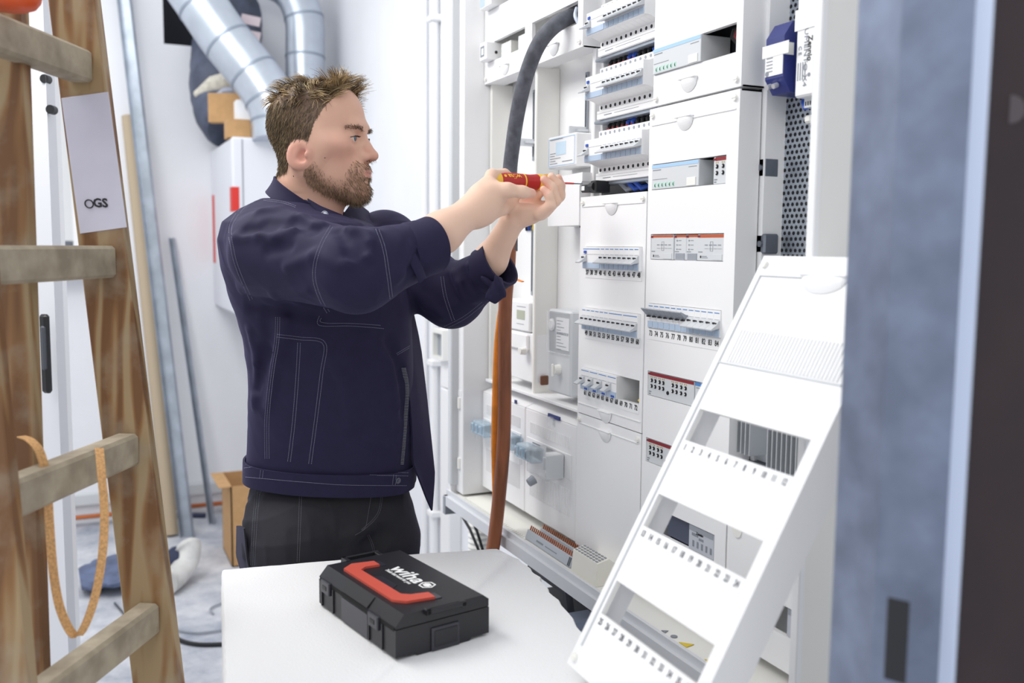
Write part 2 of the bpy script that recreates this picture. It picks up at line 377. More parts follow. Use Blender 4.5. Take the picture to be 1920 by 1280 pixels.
cD2 = cover('cover_panel', 'tall white cover panel with the breaker row numbered 73 to 84', XD, XE-.002, .815, 1.699, [hole(0, z) for z in dz], side=.042, lips=[(.10, 1.672)], grooves=[1.668], knobs='top')
strip(cD2, 0, .216, 1.327-.0325, 73, bold=.0001)
cE = cover('cover_panel', 'low white cover panel at the right behind the leaning cover', XE+.002, .487, .815, 1.045, [hole(.262, .893)], lips=[])
b = MB().cyl((.275, 0, 1.0), (.275, -.002, 1.0), .012, n=18).build('embossed_disc', WHITE2, cE)
for x0, x1, z0, z1 in ((XC+.01, XD-.01, 1.11, 1.545), (XD+.01, XE-.008, .83, 2.19)): MB().box(x0, x1, .062, .066, z0, z1).build('interior_shade_sheet', mat('interior_shade_dark', '2b2d36', .8), cab)  # dark sheets added so the cover openings look shaded inside
# ------------------------------------------------------------------ circuit breakers
PROF = [(.058, -.0425), (.026, -.0425), (.026, -.030), (.004, -.0225), (-.007, -.0222), (-.007, .0222), (.004, .0225), (.026, .030), (.026, .0425), (.058, .0425)]
def breaker(name, wmod, toggles, up=False, line=True, tw=None, button=False, screws=False, holes_lo=True, blue=BLUE, tmark=True):
    o = thing(name, None, None, (0, 0, 0), world=False)
    W = wmod*.018
    MB().prism(PROF, 'x', .0002, W-.0002).build('body', WHITE, o)
    for k in range(toggles):
        a, c = (.0, W) if tw is None else (tw[0], tw[1])
        if toggles > 1: a, c = W*k/toggles, W*(k+1)/toggles
        if up: poly = [(-.007, .009), (-.011, .0095), (-.022, .0145), (-.0235, .013), (-.011, .001), (-.007, -.001)]
        else: poly = [(-.007, .006), (-.010, .0055), (-.0135, -.001), (-.025, -.0085), (-.0240, -.0105), (-.012, -.0075), (-.007, -.006)]
        tg = MB().prism(poly, 'x', a+.0003, c-.0003).build('toggle', TOGG if not up else GREY, o)
        if tmark:
            z = .001 if not up else -.001
            MB().box(a+(c-a)*.30, a+(c-a)*.30+.0052, -.0140, -.0105, z-.001, z+.0018).box(a+(c-a)*.72, a+(c-a)*.72+.002, -.0140, -.0105, z-.0006, z+.0014).build('switch_mark', INK, o)
    MB().box(.0012, W-.0012, -.0085, -.007, -.0212, -.0095, .0004).build('label_window', LABELW, o)
    if line: MB().box(.002, W-.003, -.0074, -.007, .0172, .0186).build('brand_line', blue, o)
    MB().box(.002, W-.002, -.0073, -.007, .0068, .0074).build('groove', INKG, o)
    if button: MB().box(.007, .016, -.0095, -.007, .009, .0145, .0006).build('test_button', DBLUE, o)
    if screws:
        n = wmod
        for i in range(n):
            x = .018*(i+.5)
            MB().cyl((x, .0262, .0365), (x, .0250, .0365), .0032, n=10).box(x-.003, x+.003, .0248, .025, .036, .037).build('terminal_screw', GREY, o)
            MB().cyl((x, .0262, -.0362), (x, .0252, -.0362), .0034, n=10).build('terminal_hole', INK, o)
    return o
proto = {}
def place(kind, x, z, label, cat, group, y=0.):
    if kind not in proto:
        proto[kind] = breaker(*KINDS[kind][0], **KINDS[kind][1]); o = proto[kind]
    else: o = copy_tree(proto[kind])
    o.location = (x, y, z); tag(o, label, cat, group)
    return o
KINDS = {'mcb': (('circuit_breaker', 1, 1), {}), 'mcbup': (('circuit_breaker', 1, 1), {'up': True}), 'mcbs': (('circuit_breaker', 1, 1), {'screws': True, 'line': False}),
         'rcd': (('residual_current_device', 4, 1), {'tw': (.0, .018), 'button': True}), 'rcds': (('residual_current_device', 4, 1), {'tw': (.0, .018), 'button': True, 'screws': True, 'line': False}),
         'mcb3': (('circuit_breaker', 3, 3), {}), 'rcbo': (('residual_current_breaker', 2, 1), {'tw': (.0, .017)})}
place('rcd', UX, 1.429, 'wide residual current device with blue test button above numbers 37 to 40', 'breaker', None)
for i in range(8): place('mcb', UX+.072+.018*i, 1.429, 'narrow white circuit breaker directly above the printed number %s' % words(41+i), 'breaker', 'breakers above numbers 41 to 48')
for i in range(6): place('mcb', UX+.018*i, 1.304, 'narrow white circuit breaker directly above the printed number %s' % words(49+i), 'breaker', 'breakers above numbers 49 to 54')
for i, s in ((0, 'fifty-five to fifty-seven'), (1, 'fifty-eight to sixty')): place('mcb3', UX+.108+.054*i, 1.304, 'wide three-pole circuit breaker above numbers '+s, 'breaker', 'three-pole breakers')
for i, s in enumerate(('sixty-one', 'sixty-three', 'sixty-five', 'sixty-seven')):
    o = place('rcbo', UX+.036*i, 1.179, 'white two-module breaker with blue button above number '+s, 'breaker', 'breakers with blue buttons')
    if i == 0: MB().box(.019, .03, -.0095, -.007, -.0205, -.0165).build('blue_button', DBLUE, o)
MB().box(UX+.19, UX+.212, .012, .03, 1.157, 1.163, .002).build('cable_tie_tag', YELLOW, label='small yellow tag inside the opening above number 72', cat='tag')
for i in range(12): place('mcbup' if i < 7 else 'mcb', .018*i, 1.327, ('circuit breaker switched up above the number ' if i < 7 else 'circuit breaker switched down above the number ')+words(73+i), 'breaker', 'breakers above numbers 73 to 84', y=.005)
rows = (('top', 1.893), ('middle', 1.768), ('lowest', 1.643))
for nm, zc in rows:
    place('rcds', UX, zc, 'wide residual current device at the left of the %s uncovered breaker row' % nm, 'breaker', None)
    for i in range(8): place('mcbs', UX+.072+.018*i, zc, 'narrow circuit breaker in the %s uncovered row, %s right of the wide device' % (nm, ORD[i]), 'breaker', 'breakers in the %s uncovered row' % nm)
    t = thing('busbar_cover', 'white printed busbar strip under the %s uncovered breaker row' % nm, 'busbar', (UX+.108, .03, zc-.062))
    MB().box(UX, UX+.214, .020, .040, zc-.060, zc-.043, .001).build('strip', WHITE, t)
    MB().box(UX+.03, UX+.06, .0196, .02, zc-.054, zc-.0525).box(UX+.07, UX+.16, .0196, .02, zc-.0535, zc-.0528).box(UX+.002, UX+.21, .0196, .02, zc-.0485, zc-.0482).build('print', INKG, t)
    MB().box(XC+.004, XD-.004, .026, .058, zc-.066, zc-.0605, .001).build('din_rail', STEEL, t)
    if nm != 'top':
        for i in range(12):
            x = UX+.012+.018*i; bl = i in (4, 5, 9)
            wo = thing('wire', ('blue' if bl else 'black')+' wire, %s from the left above the %s uncovered breaker row' % (ORD[i], nm), 'wire', (x, .05, zc+.03), group='wires above the %s uncovered row' % nm)
            MB().tube([(x, .045, zc+.043), (x+.001, .042, zc+.052), (x+.004, .060, zc+.072), (x+.008, .11, zc+.074)], .0044, 8).build('insulation', DBLUE if bl else BLACK, wo, smooth=True)
            if i < 6: MB().cyl((x, .045, zc+.040), (x, .043, zc+.050), .0048, n=8).build('ferrule', mat('red_ferrule', '8e2a34', .5), wo)
# dark sheet paints in the shade behind the uncovered column and its lower gap
MB().box(XC+.008, XD-.008, .112, .118, 1.56, 2.2).build('interior_shade_sheet', mat('interior_shade_dark', '2b2d36', .8), cab)
for wi, (x0, bl) in enumerate(((-.2, 0), (-.17, 1), (-.145, 1), (-.10, 0), (-.075, 1), (-.05, 0))):
    wo = MB().tube([(x0, .05, 1.60), (x0+.004, .045, 1.585), (x0+.03, .05, 1.566), (x0+.05, .08, 1.575), (x0+.055, .10, 1.60)], .0055, 8).build('wire', DBLUE if bl else GREY, smooth=True, label=('blue' if bl else 'grey')+' wire looping below the uncovered rows, %s from the left' % ORD[wi], cat='wire', group='wires in the gap')
t = thing('rail_end_clamp', 'black rail end clamp in the gap above the cover numbered 37 to 72', 'clamp', (-.235, .0, 1.562))
MB().box(-.262, -.225, -.004, .03, 1.562, 1.578, .002).build('body', BLACK, t); MB().cyl((-.225, .0, 1.572), (-.208, .0, 1.572), .009, n=12).box(-.222, -.20, -.004, .03, 1.560, 1.584, .002).build('head', BLACK, t)
MB().box(-.258, -.246, -.0045, -.004, 1.566, 1.575).build('marking', WHITE, t)
# ------------------------------------------------------------------ modular devices in the right-hand column
def device(label, x, z, wmod, stripe, kind, y=0., name='din_rail_device', h=H, stripe_h=.006):
    W = wmod*.018
    o = thing(name, label, 'device', (x, y, z-h))
    MB().box(x+.0004, x+W-.0004, y, .056, z-h+.0008, z+h-.0015, .0008).build('body', GREYW if kind != 'zen' else mat('device_silver', 'c3c7d0', .45), o)
    if stripe: MB().box(x+(.006 if kind in ('abb', 'btn') else .001), x+W-.001, y-.0005, y, z+h-.0018-stripe_h, z+h-.002).build('stripe', stripe, o)
    if kind == 'knx':
        MB().box(x+W-.034, x+W-.008, y-.0012, y, z-h+.002, z-h+.016, .0005).build('data_plug', WHITE2, o)
        MB().box(x+.004, x+.03, y-.0004, y, z+.011, z+.0125).box(x+.004, x+.05, y-.0004, y, z-.005, z-.0042).box(x+W-.03, x+W-.006, y-.0004, y, z+.0105, z+.0115).build('print', INKG, o)
        for i in range(6):
            xx = x+.012+.0115*i; b = MB().box(xx-.0032, xx+.0032, y-.0005, y, z-h+.004, z-h+.0125); b.build('channel_mark', mat('pale_green_print', 'b9e4d2', .6), o)
            MB().prism([(xx-.001, z-h+.006), (xx+.002, z-h+.0045), (xx+.0008, z-h+.008), (xx+.001, z-h+.011), (xx-.001, z-h+.009)], 'y', y-.0009, y-.0005).build('channel_number', INK, o)
    if kind == 'abb':
        text('maker_name', 'ABB', .005, (x+.0035, y-.0006, z+h-.005), RED, o, bold=.0002, sx=.8)
        b = MB()
        if wmod >= 4:
            for q in range(4): b.box(x+.02+.012*q, x+.028+.012*q, y-.0004, y, z+.003, z+.0045); b.box(x+.02+.012*q, x+.03+.012*q, y-.0004, y, z-.0025, z-.002)
            b.box(x+.035, x+.0355, y-.0004, y, z-.006, z+.009); b.box(x+.042, x+.0425, y-.0004, y, z-.006, z+.009); b.box(x+.035, x+.0425, y-.0004, y, z+.009, z+.0095); b.box(x+.035, x+.0425, y-.0004, y, z-.0065, z-.006)
            b.box(x+.012, x+.026, y-.0004, y, z-h+.0075, z-h+.0085); b.box(x+.012, x+.029, y-.0004, y, z-h+.005, z-h+.006)
            MB().box(x+.008, x+.0105, y-.0006, y, z-h+.005, z-h+.009).build('programming_button', INK, o)
            MB().box(x+.041, x+.068, y-.0008, y, z-h+.002, z-h+.012, .0004).build('plug_cover', GREYW, o)
        else:
            for q in range(3): b.box(x+.007, x+.0095, y-.0006, y, z+.010-.0075*q, z+.0125-.0075*q); b.box(x+.012, x+.021, y-.0004, y, z+.0108-.0075*q, z+.0118-.0075*q)
            MB().box(x+.005, x+.032, y-.0015, y+.001, z-h-.001, z-h+.0125, .0006).build('data_plug', GREY, o)
        b.box(x+.002, x+.014, y-.0004, y, z-.0085, z-.0072); b.build('print', INKG, o)
    if kind == 'btn':
        text('maker_name', 'ABB', .005, (x+.0035, y-.0006, z+h-.0055), RED, o, bold=.0002, sx=.8)
        xs = [.012, .024, .038, .050, .080, .092, .106, .119] if wmod >= 8 else [.010, .026]
        for xx in xs:
            for zz in (.006, -.0045):
                MB().lathe([(0, .0036), (.001, .0036), (.001, .0026), (.0022, .0024)], (x+xx, y, z+zz), (0, -1, 0), 14).build('push_button_ring', INK, o, smooth=True)
                MB().box(x+xx-.0010, x+xx+.0010, y-.0028, y-.002, z+zz-.0014, z+zz+.0014).build('push_button', WHITE, o)
            MB().box(x+xx-.004, x+xx-.0015, y-.0004, y, z+.011, z+.0135).box(x+xx+.0012, x+xx+.0035, y-.0004, y, z+.011, z+.0135).build('led_print', mat('ochre_print', 'b9a15a', .6), o)
        if wmod >= 8: MB().lathe([(0, .0036), (.001, .0036), (.001, .0026), (.0022, .0024)], (x+.065, y, z-.010), (0, -1, 0), 14).build('push_button_ring', INK, o, smooth=True)
        MB().box(x+.003, x+.011, y-.0004, y, z-h+.007, z-h+.009).box(x+.003, x+.009, y-.0004, y, z-h+.003, z-h+.005).build('print', INKG, o)
    if kind == 'zen':
        MB().box(x+.002, x+W-.002, y-.0006, y, z+.012, z+h-.002).build('top_band', GREY, o)
        text('maker_name', 'Zennio', .007, (x+W*.45, y-.0006, z+.0105), INK, o, bold=.0001)
        for i in range(5): MB().box(x+.012+.0125*i, x+.017+.0125*i, y-.0006, y, z-.015, z-.004, .0002).build('rocker_print', INKG, o)
        b = MB(); b.box(x+W*.42, x+W*.60, y-.0005, y, z+.000, z+.004); b.box(x+.01, x+.028, y-.0005, y, z+.004, z+.009); b.build('print', INKG, o)
    return o
device('grey eight-module actuator with pale blue stripe in the top right cover opening', .0, 1.780, 8, LBLUE, 'knx', y=-.004)
device('grey eight-module actuator with bright blue stripe beside a small push-button module', .0, 1.577, 8, LBLUE, 'knx', y=-.001)
device('small white module with four push buttons and dark red stripe', .180, 1.577, 2, RED, 'btn', y=.002)
device('wide module with orange stripe and wiring diagram, leftmost of its row', .0, 1.452, 4, ORANGE, 'abb', y=.001, stripe_h=.004)
device('narrow module with orange stripe, left one of the two narrow ones', .072, 1.452, 2, ORANGE, 'abb', y=.003, stripe_h=.004)
device('narrow module with orange stripe, right one of the two narrow ones', .108, 1.452, 2, ORANGE, 'abb', y=.003, stripe_h=.004)
device('wide module with orange stripe and wiring diagram, rightmost of its row', .144, 1.452, 4, ORANGE, 'abb', y=.001, stripe_h=.005)
device('long module with dark red stripe and sixteen push buttons below numbers 73 to 84', .0, 1.202, 8, RED, 'btn', y=.002)
device('module with blue stripe right of the sixteen-button module', .146, 1.202, 4, BLUE, 'knx', y=.002)
device('long module with dark red stripe, lower of the two push-button modules', .0, 1.077, 8, RED, 'btn', y=.002)
device('silver module seen through the middle opening of the leaning cover', .140, .952, 4, None, 'zen', y=.002)
device('silver module in the low right cover behind the leaning cover', .396, .893, 4, None, 'zen', y=.002)
o = thing('relay', 'orange brown relay with wires in the top right cover opening', 'relay', (.2, .04, 1.757))
MB().box(.192, .225, .030, .055, 1.757, 1.779, .001).build('body', mat('brown_relay_plastic', 'a8622a', .5), o)
for k in range(3): MB().tube([(.197+.004*k, .03, 1.778), (.19+.005*k, .022, 1.79), (.197+.006*k, .02, 1.80), (.21, .035, 1.803), (.222, .05, 1.80)], .0028, 8).build('wire', BLACK if k < 2 else RED, o, smooth=True)
# terminals in the upper left covers
def terminal_block(label, x0, x1, z, y=.012):
    o = thing('terminal_block', label, 'terminal block', ((x0+x1)/2, y, z-.02))
    MB().box(x0, x1, y, .056, z-.022, z+.014, .001).build('body', WHITE2, o)
    n = max(2, int((x1-x0)/.010))
    for i in range(n):
        for k in range(3): MB().box(x0+(x1-x0)*(i+.25)/n, x0+(x1-x0)*(i+.75)/n, y-.0004, y+.001, z-.017+.011*k, z-.010+.011*k).build('wire_entry', GREYW, o)
terminal_block('white terminal block in the left opening of the leftmost top cover', -.712, -.655, 1.931)
terminal_block('white terminal block at the right of the leftmost top cover opening', -.612, -.55, 1.931)
terminal_block('white terminal block behind the thick grey cable', -.455, -.40, 1.931, y=.02)
o = thing('socket_module', 'small white module protruding from the leftmost top cover', 'module', (-.745, -.01, 1.905))
MB().box(-.768, -.727, -.022, .05, 1.909, 1.953, .002).build('body', WHITE, o); MB().plate(-.762, -.738, 1.918, 1.944, -.0226, -.022, [(-.757, -.743, 1.923, 1.939)]).build('frame_print', INKG, o)
MB().cyl((-.727, .005, 1.928), (-.7262, .005, 1.928), .004, n=10).build('side_hole', INK, o)
o = thing('socket_module', 'white module partly visible at the very top of the leftmost cover', 'module', (-.74, -.01, 2.034))
MB().box(-.768, -.70, -.022, .05, 2.034, 2.078, .002).build('body', WHITE, o); MB().box(-.765, -.735, -.0226, -.022, 2.038, 2.072).build('window', LABELW, o)
# ------------------------------------------------------------------ meters
def lcd(o, x0, x1, z0, z1, y, m): MB().box(x0, x1, y-.0008, y, z0, z1).build('display', m, o)
LCDM = mat('lcd_grey_green', 'b3b8a4', .3); LCDB = mat('lcd_pale_blue', 'cfe6f7', .3)
def b_px(pxx, pyy, y): return pxplane(pxx, pyy, 1, y)
p0 = b_px(1027, 318, .015); p1 = b_px(1080, 247, .015)
o = thing('electronic_meter', 'white electronic meter with pale blue display, upper one in the second field', 'meter', ((p0.x+p1.x)/2, .04, p0.z))
MB().box(p0.x, p1.x, .015, .072, p0.z, p1.z, .003).build('case', WHITE, o); lcd(o, p0.x+.04, p1.x-.045, p1.z-.042, p1.z-.014, .015, LCDB)
pr = MB(); [pr.box(p0.x+.012, p0.x+.03+.05*random.random(), .0144, .015, p0.z+.010+.0055*k, p0.z+.0112+.0055*k) for k in range(5)]; pr.box(p0.x+.07, p1.x-.015, .0144, .015, p0.z+.012, p0.z+.0135); pr.box(p0.x+.012, p1.x-.06, .0144, .015, p1.z-.008, p1.z-.0068)
pr.build('print', INKG, o); MB().plate(p0.x+.005, p1.x-.005, p0.z+.005, p1.z-.005, .0143, .015, [(p0.x+.006, p1.x-.006, p0.z+.006, p1.z-.006)]).build('face_outline', LBLUE, o)
p0 = b_px(1027, 424, .008); p1 = b_px(1092, 328, .008)
o = thing('meter_terminal_cover', 'plain white terminal cover under the upper meter in the second field', 'cover', ((p0.x+p1.x)/2, .04, p0.z))
MB().prism([(p0.x, p0.z), (p1.x-.012, p0.z), (p1.x-.012, p1.z-.022), (p1.x, p1.z-.012), (p1.x, p1.z+.006), (p0.x, p1.z+.002)], 'y', .008, .072).build('shell', WHITE, o)
MB().box(p1.x-.05, p1.x-.014, .03, .07, p0.z-.004, p0.z-.0005).build('underside_gap', INK, o)
p0 = b_px(1024, 732, .008); p1 = b_px(1068, 588, .008); zm = b_px(1067, 668, .008).z
o = thing('electricity_meter', 'grey white electricity meter with transparent window, right of the two low meters', 'meter', ((p0.x+p1.x)/2, .04, p0.z))
MB().box(p0.x, p1.x, .012, .072, p0.z, p1.z+.004, .004).build('case', GREYW, o); MB().box(p0.x+.001, p1.x-.003, .006, .012, zm, p1.z, .002).build('window', CLEAR, o)
MB().lathe([(0, .014), (.002, .014), (.003, .010), (.004, .0095)], (p0.x+.02, .0115, p1.z-.03), (0, -1, 0), 18).build('dial', WHITE, o, smooth=True)
pr = MB(); [pr.box(p0.x+.044, p0.x+.06+.035*random.random(), .0108, .0112, p1.z-.020-.007*k, p1.z-.0185-.007*k) for k in range(10)]; [pr.box(p0.x+.044+.008*k, p0.x+.049+.008*k, .0108, .0112, p1.z-.050, p1.z-.044) for k in range(7)]
MB().box(p0.x+.04, p1.x-.008, .0112, .012, zm+.01, p1.z-.012).build('data_plate', WHITE, o); pr.build('print', INKG, o)
MB().cyl((p0.x+.055, .012, p0.z+.055), (p0.x+.055, -.002, p0.z+.055), .012, .010, 14).box(p0.x+.051, p0.x+.059, -.006, -.002, p0.z+.04, p0.z+.068, .001).build('seal_knob', WHITE2, o, smooth=False)
p0 = b_px(940, 700, .02); p1 = b_px(1006, 568, .02); zm = b_px(1005, 625, .02).z
o = thing('electricity_meter', 'white electricity meter with grey green display, left of the two low meters', 'meter', ((p0.x+p1.x)/2, .04, p0.z))
MB().box(p0.x, p1.x-.03, .016, .072, zm, p1.z, .003).build('case', WHITE, o); MB().box(p1.x-.03, p1.x-.001, .03, .072, zm, p1.z-.004, .003).build('side_module', CLEAR, o); MB().box(p1.x-.026, p1.x-.006, .026, .05, zm+.008, zm+.03, .002).build('interface', GREY, o)
lcd(o, p1.x-.10, p1.x-.055, zm+.028, zm+.050, .016, LCDM); MB().box(p1.x-.10, p1.x-.05, .0154, .016, zm+.058, zm+.0592).box(p1.x-.10, p1.x-.06, .0154, .016, zm+.016, zm+.017).build('print', INKG, o)
MB().box(p0.x, p1.x, .02, .072, p0.z, zm-.002, .003).build('terminal_cover', WHITE, o); MB().box(p0.x, p1.x-.035, .012, .022, zm-.045, zm-.006, .003).build('label_flap', WHITE, o)
MB().cyl((p1.x-.04, .012, zm-.045), (p1.x-.04, -.004, zm-.045), .010, .008, 12).box(p1.x-.056, p1.x-.03, -.002, .01, zm-.05, zm-.038, .002).build('seal_screw', WHITE2, o)
MB().box(p1.x+.003, p1.x+.010, .03, .05, p0.z-.002, p0.z+.020, .002).build('terminal_lug', mat('dark_brown_lug', '6b4430', .5), label='brown copper terminal lug right of the left meter', cat='terminal')
MB().box(XA+.003, XC-.003, .006, .074, 1.099, 1.106, .001).build('field_shelf', WHITE, cab)
# ------------------------------------------------------------------ ribbed fuse covers
def ribbed(label, x0, x1, z0, z1, fz):
    o = thing('fuse_cover', label, 'cover panel', ((x0+x1)/2, .02, z0))
    MB().box(x0, x1, .0, .06, z0, z1, .003).build('panel', WHITE, o)
    MB().prism([(.0, z1), (.05, z1+.018), (.05, z1)], 'x', x0, x1).build('sloped_top', WHITE, o)
    for za, zb in ((fz+.042, z1-.03), (z0+.05, fz-.048)):
        n = int((x1-x0-.05)/.0065)
        for i in range(n): xx = x0+.025+(x1-x0-.05)*(i+.5)/n; MB().box(xx-.0016, xx+.0016, -.0012, 0, za, zb).build('rib', WHITE, o)
    MB().box(x0+.012, x1-.02, -.002, 0, fz-.026, fz+.03, .001).build('label_field', WHITE, o); MB().box(x0+.045, x0+.085, -.0026, -.002, fz+.020, fz+.023).build('print', INKG, o)
    return o
ribbed('white ribbed fuse cover at the bottom left of the cabinet', XA, XBc-.001, .818, 1.072, .975)
ribbed('white ribbed fuse cover with clear fuse housing, beside the plain low panel', XBc+.001, XC-.002, .818, 1.072, .975)
def fuse_block(label, x0, x1, z):
    o = thing('fuse_holder', label, 'fuse holder', ((x0+x1)/2, -.02, z-.02))
    MB().box(x0, x1, -.034, -.002, z-.018, z+.016, .003).build('body', CLBLUE, o)
    for k in range(3): xx = x0+(x1-x0)*(k+.5)/3; MB().box(xx-.006, xx+.006, -.042, -.034, z-.012, z+.012, .002).build('fuse_cap', CLBLUE, o); MB().box(xx-.002, xx+.002, -.0425, -.042, z-.006, z+.006).build('slot', INKG, o)
    MB().cyl((x0+.02, -.03, z-.02), (x0+.02, -.03, z-.032), .004, n=8).build('drip', CLEAR, o)
fuse_block('clear light blue fuse holder, leftmost on the left ribbed cover', -.775, -.70, .985)
fuse_block('clear light blue fuse holder, right one on the left ribbed cover', -.60, -.535, .985)
fuse_block('clear light blue fuse holder left of the clear fuse housing', -.505, -.42, .978)
o = thing('fuse_housing', 'clear plastic fuse housing with grey knob beside the blue fuse holder', 'fuse housing', (-.36, -.02, .93))
MB().box(-.415, -.315, -.05, -.002, .945, 1.005, .005).build('lid', CLEAR, o); MB().box(-.36, -.32, -.03, -.002, .952, 1.0, .002).build('fuse_base', WHITE, o); MB().cyl((-.345, -.034, .965), (-.345, -.034, .992), .008, n=12).build('fuse_link', ALU, o, smooth=True); MB().box(-.324, -.318, -.045, -.005, .95, 1.0).build('contact_plate', GREYW, o)
MB().cyl((-.375, -.048, .938), (-.375, -.062, .930), .011, .009, 12).build('seal_knob', GREY, o)
o = thing('seal_clip', 'small clear seal clip with blue tag on the ribbed cover', 'seal', (-.37, -.01, 1.06))
MB().box(-.40, -.345, -.004, .0, 1.071, 1.079).build('tag', mat('navy_tag', '2c3a78', .5), o); MB().box(-.385, -.367, -.014, .0, 1.05, 1.075, .003).build('clip', CLEAR, o)
MB().box(-.585, -.575, -.002, .001, 1.073, 1.081).build('blue_tag', mat('navy_tag', '2c3a78', .5), label='tiny blue tag on the top edge of the left ribbed cover', cat='tag')
# ================================================================== open right-hand field of the cabinet
PY = .085
o = thing('mounting_plate', 'perforated steel mounting plate in the open right field of the cabinet', 'plate', (.32, PY, 1.06))
MB().box(.13, .488, PY, PY+.002, 1.06, 2.28).build('sheet', STEEL, o)
pf = MB(); r_ = .0034
xL = pxplane(1452, 300, 1, PY).x
nx = int((.485-xL)/.0105)
for k in range(118):
    for i in range(nx):
        x = xL+.0105*(i+(k % 2)*.5); z = 1.075+.0091*k
        if z < 2.25: pf.add([(x+r_*math.cos(a), PY-.0003, z+r_*math.sin(a)) for a in [math.pi/3*q for q in range(6)]], [tuple(range(6))])
pf.build('perforation', mat('hole_black', '15161a', .9), o, kind='stuff')
xr = pxplane(1441, 300, 1, PY).x
MB().box(xr-.012, xr+.004, PY-.006, PY, 1.06, 2.28).build('slotted_upright', DSTEEL, o)
for k in range(30): MB().box(xr-.007, xr-.003, PY-.0066, PY-.006, 1.1+.038*k, 1.104+.038*k).build('slot', INK, o)
for pyy in (98, 345, 440):
    p = pxplane(1447, pyy, 1, PY-.008); MB().cyl((p.x, PY, p.z), (p.x, PY-.008, p.z), .006, n=12).build('screw', ALU, o, smooth=True)
for pyy in (315, 457):
    p = pxplane(1427, pyy, 1, .05); q = MB().box(p.x-.012, p.x+.014, .045, .075, p.z-.016, p.z+.016, .003); q.cyl((p.x+.006, .045, p.z), (p.x+.006, .041, p.z), .005, n=10)
    q.build('hinge_bracket', DSTEEL, label='zinc hinge bracket beside the tall cover panel, %s one' % ('upper' if pyy < 400 else 'lower'), cat='bracket', group='zinc hinge brackets')
for k, (pyy, c, nm) in enumerate(((250, mat('green_wire', '3c6b42', .5), 'green'), (390, DBLUE, 'blue'), (430, mat('green_wire', '3c6b42', .5), 'green'), (200, BLACK, 'black'))):
    p = pxplane(1424, pyy, 1, .07); pts = [(p.x-.02, .10, p.z+.08), (p.x, .07, p.z+.03), (p.x+.004, .065, p.z-.02), (p.x-.01, .09, p.z-.09)]
    MB().tube(pts, .005, 8).build('wire', c, smooth=True, label='%s wire behind the tall cover panel, number %s from above' % (nm, ('two', 'three', 'four', 'one')[k]), cat='wire')
# blue transformer
def q1(a, b, y): return pxplane(a, b, 1, y)
a = q1(1437, 75, .02); b = q1(1471, 68, .02); c = q1(1437, 150, .02); zt_, zb_ = a.z, c.z
NAVY = mat('navy_blue_plastic', '2b3478', .4)
o = thing('power_supply', 'dark blue power supply with white label beside the perforated plate', 'power supply', ((a.x+b.x)/2, .05, zb_-.02))
MB().prism([(.02, zb_), (.035, zb_-.022), (PY, zb_-.022), (PY, zt_+.022), (.035, zt_+.022), (.02, zt_)], 'x', a.x, b.x).build('body', NAVY, o)
MB().box(a.x+.001, b.x-.001, .0188, .02, zb_+.004, zt_-.016).build('label', WHITE, o)
MB().box(a.x-.006, b.x+.012, .0180, .0188, zt_-.028, zt_-.010).build('tape', mat('white_tape', 'f2f2f0', .6), o)
MB().box(b.x, b.x+.0008, .0188, .038, zt_-.028, zt_-.010).build('tape_end', mat('white_tape', 'f2f2f0', .6), o)
pr = MB(); [pr.box(a.x+.004, a.x+.018, .0184, .0188, zb_+.010+.005*k, zb_+.0115+.005*k) for k in range(6)]; pr.cyl((a.x+.006, .0188, zb_+.008), (a.x+.006, .0182, zb_+.008), .004, n=10); pr.build('print', INKG, o)
for x in (a.x+.01, a.x+.024): MB().cyl((x, .024, zb_-.010), (x, .016, zb_-.013), .004, n=8).build('terminal_screw', ALU, o)
# white lighting controller
a = q1(1495, 10, .03); b = q1(1531, 10, .03); zb_ = q1(1495, 183, .03).z; zt_ = q1(1495, 20, .03).z
o = thing('lighting_controller', 'long white controller box with printed lettering on the perforated plate', 'controller', ((a.x+b.x)/2, .05, zb_))
MB().box(a.x, b.x, .03, PY, zb_, zt_+.06, .003).build('body', WHITE, o)
MB().box(a.x-.002, b.x+.002, .0285, .03, zt_-.03, zt_+.0).build('tape', mat('white_tape', 'f2f2f0', .6), o)
text('maker_name', 'Zennio', .0125, (b.x-.010, .0296, (zb_+zt_)/2+.004), INK, o, xd=(0, 0, -1), zd=(1, 0, 0), bold=.0002)
text('product_print', 'LUMENTO X4', .011, (a.x+.022, .0296, (zb_+zt_)/2-.004), INKG, o, xd=(0, 0, -1), zd=(1, 0, 0), sx=1.35)
text('mark', 'C E', .009, (a.x+.010, .0296, (zb_+zt_)/2+.004), INKG, o, xd=(0, 0, -1), zd=(1, 0, 0))
pr = MB(); [pr.box(a.x+.006+.005*k, a.x+.008+.005*k, .0296, .03, zb_+.024, zb_+.05) for k in range(4)]; pr.cyl((b.x-.01, .03, zb_+.03), (b.x-.01, .0294, zb_+.03), .003, n=10); pr.build('print', INKG, o)
MB().box(a.x+.006, a.x+.034, .045, PY-.002, zb_-.014, zb_).build('terminal_row', GREYW, o)
for i in range(5): MB().box(a.x+.008+.005*i, a.x+.0105+.005*i, .0446, .045, zb_-.011, zb_-.005).build('terminal_hole', INK, o)
MB().tube([(a.x-.016, .07, zb_+.012), (a.x-.014, .06, zb_-.002), (a.x-.004, .055, zb_-.012), (a.x+.008, .06, zb_-.010)], .0035, 8).build('wire', DBLUE, smooth=True, label='blue wire looping into the white controller box', cat='wire')
MB().box(a.x-.012, a.x+.004, .06, .08, zb_-.034, zb_-.022, .003).build('cable_clip', WHITE2, label='small white cable clip under the white controller box', cat='clip')
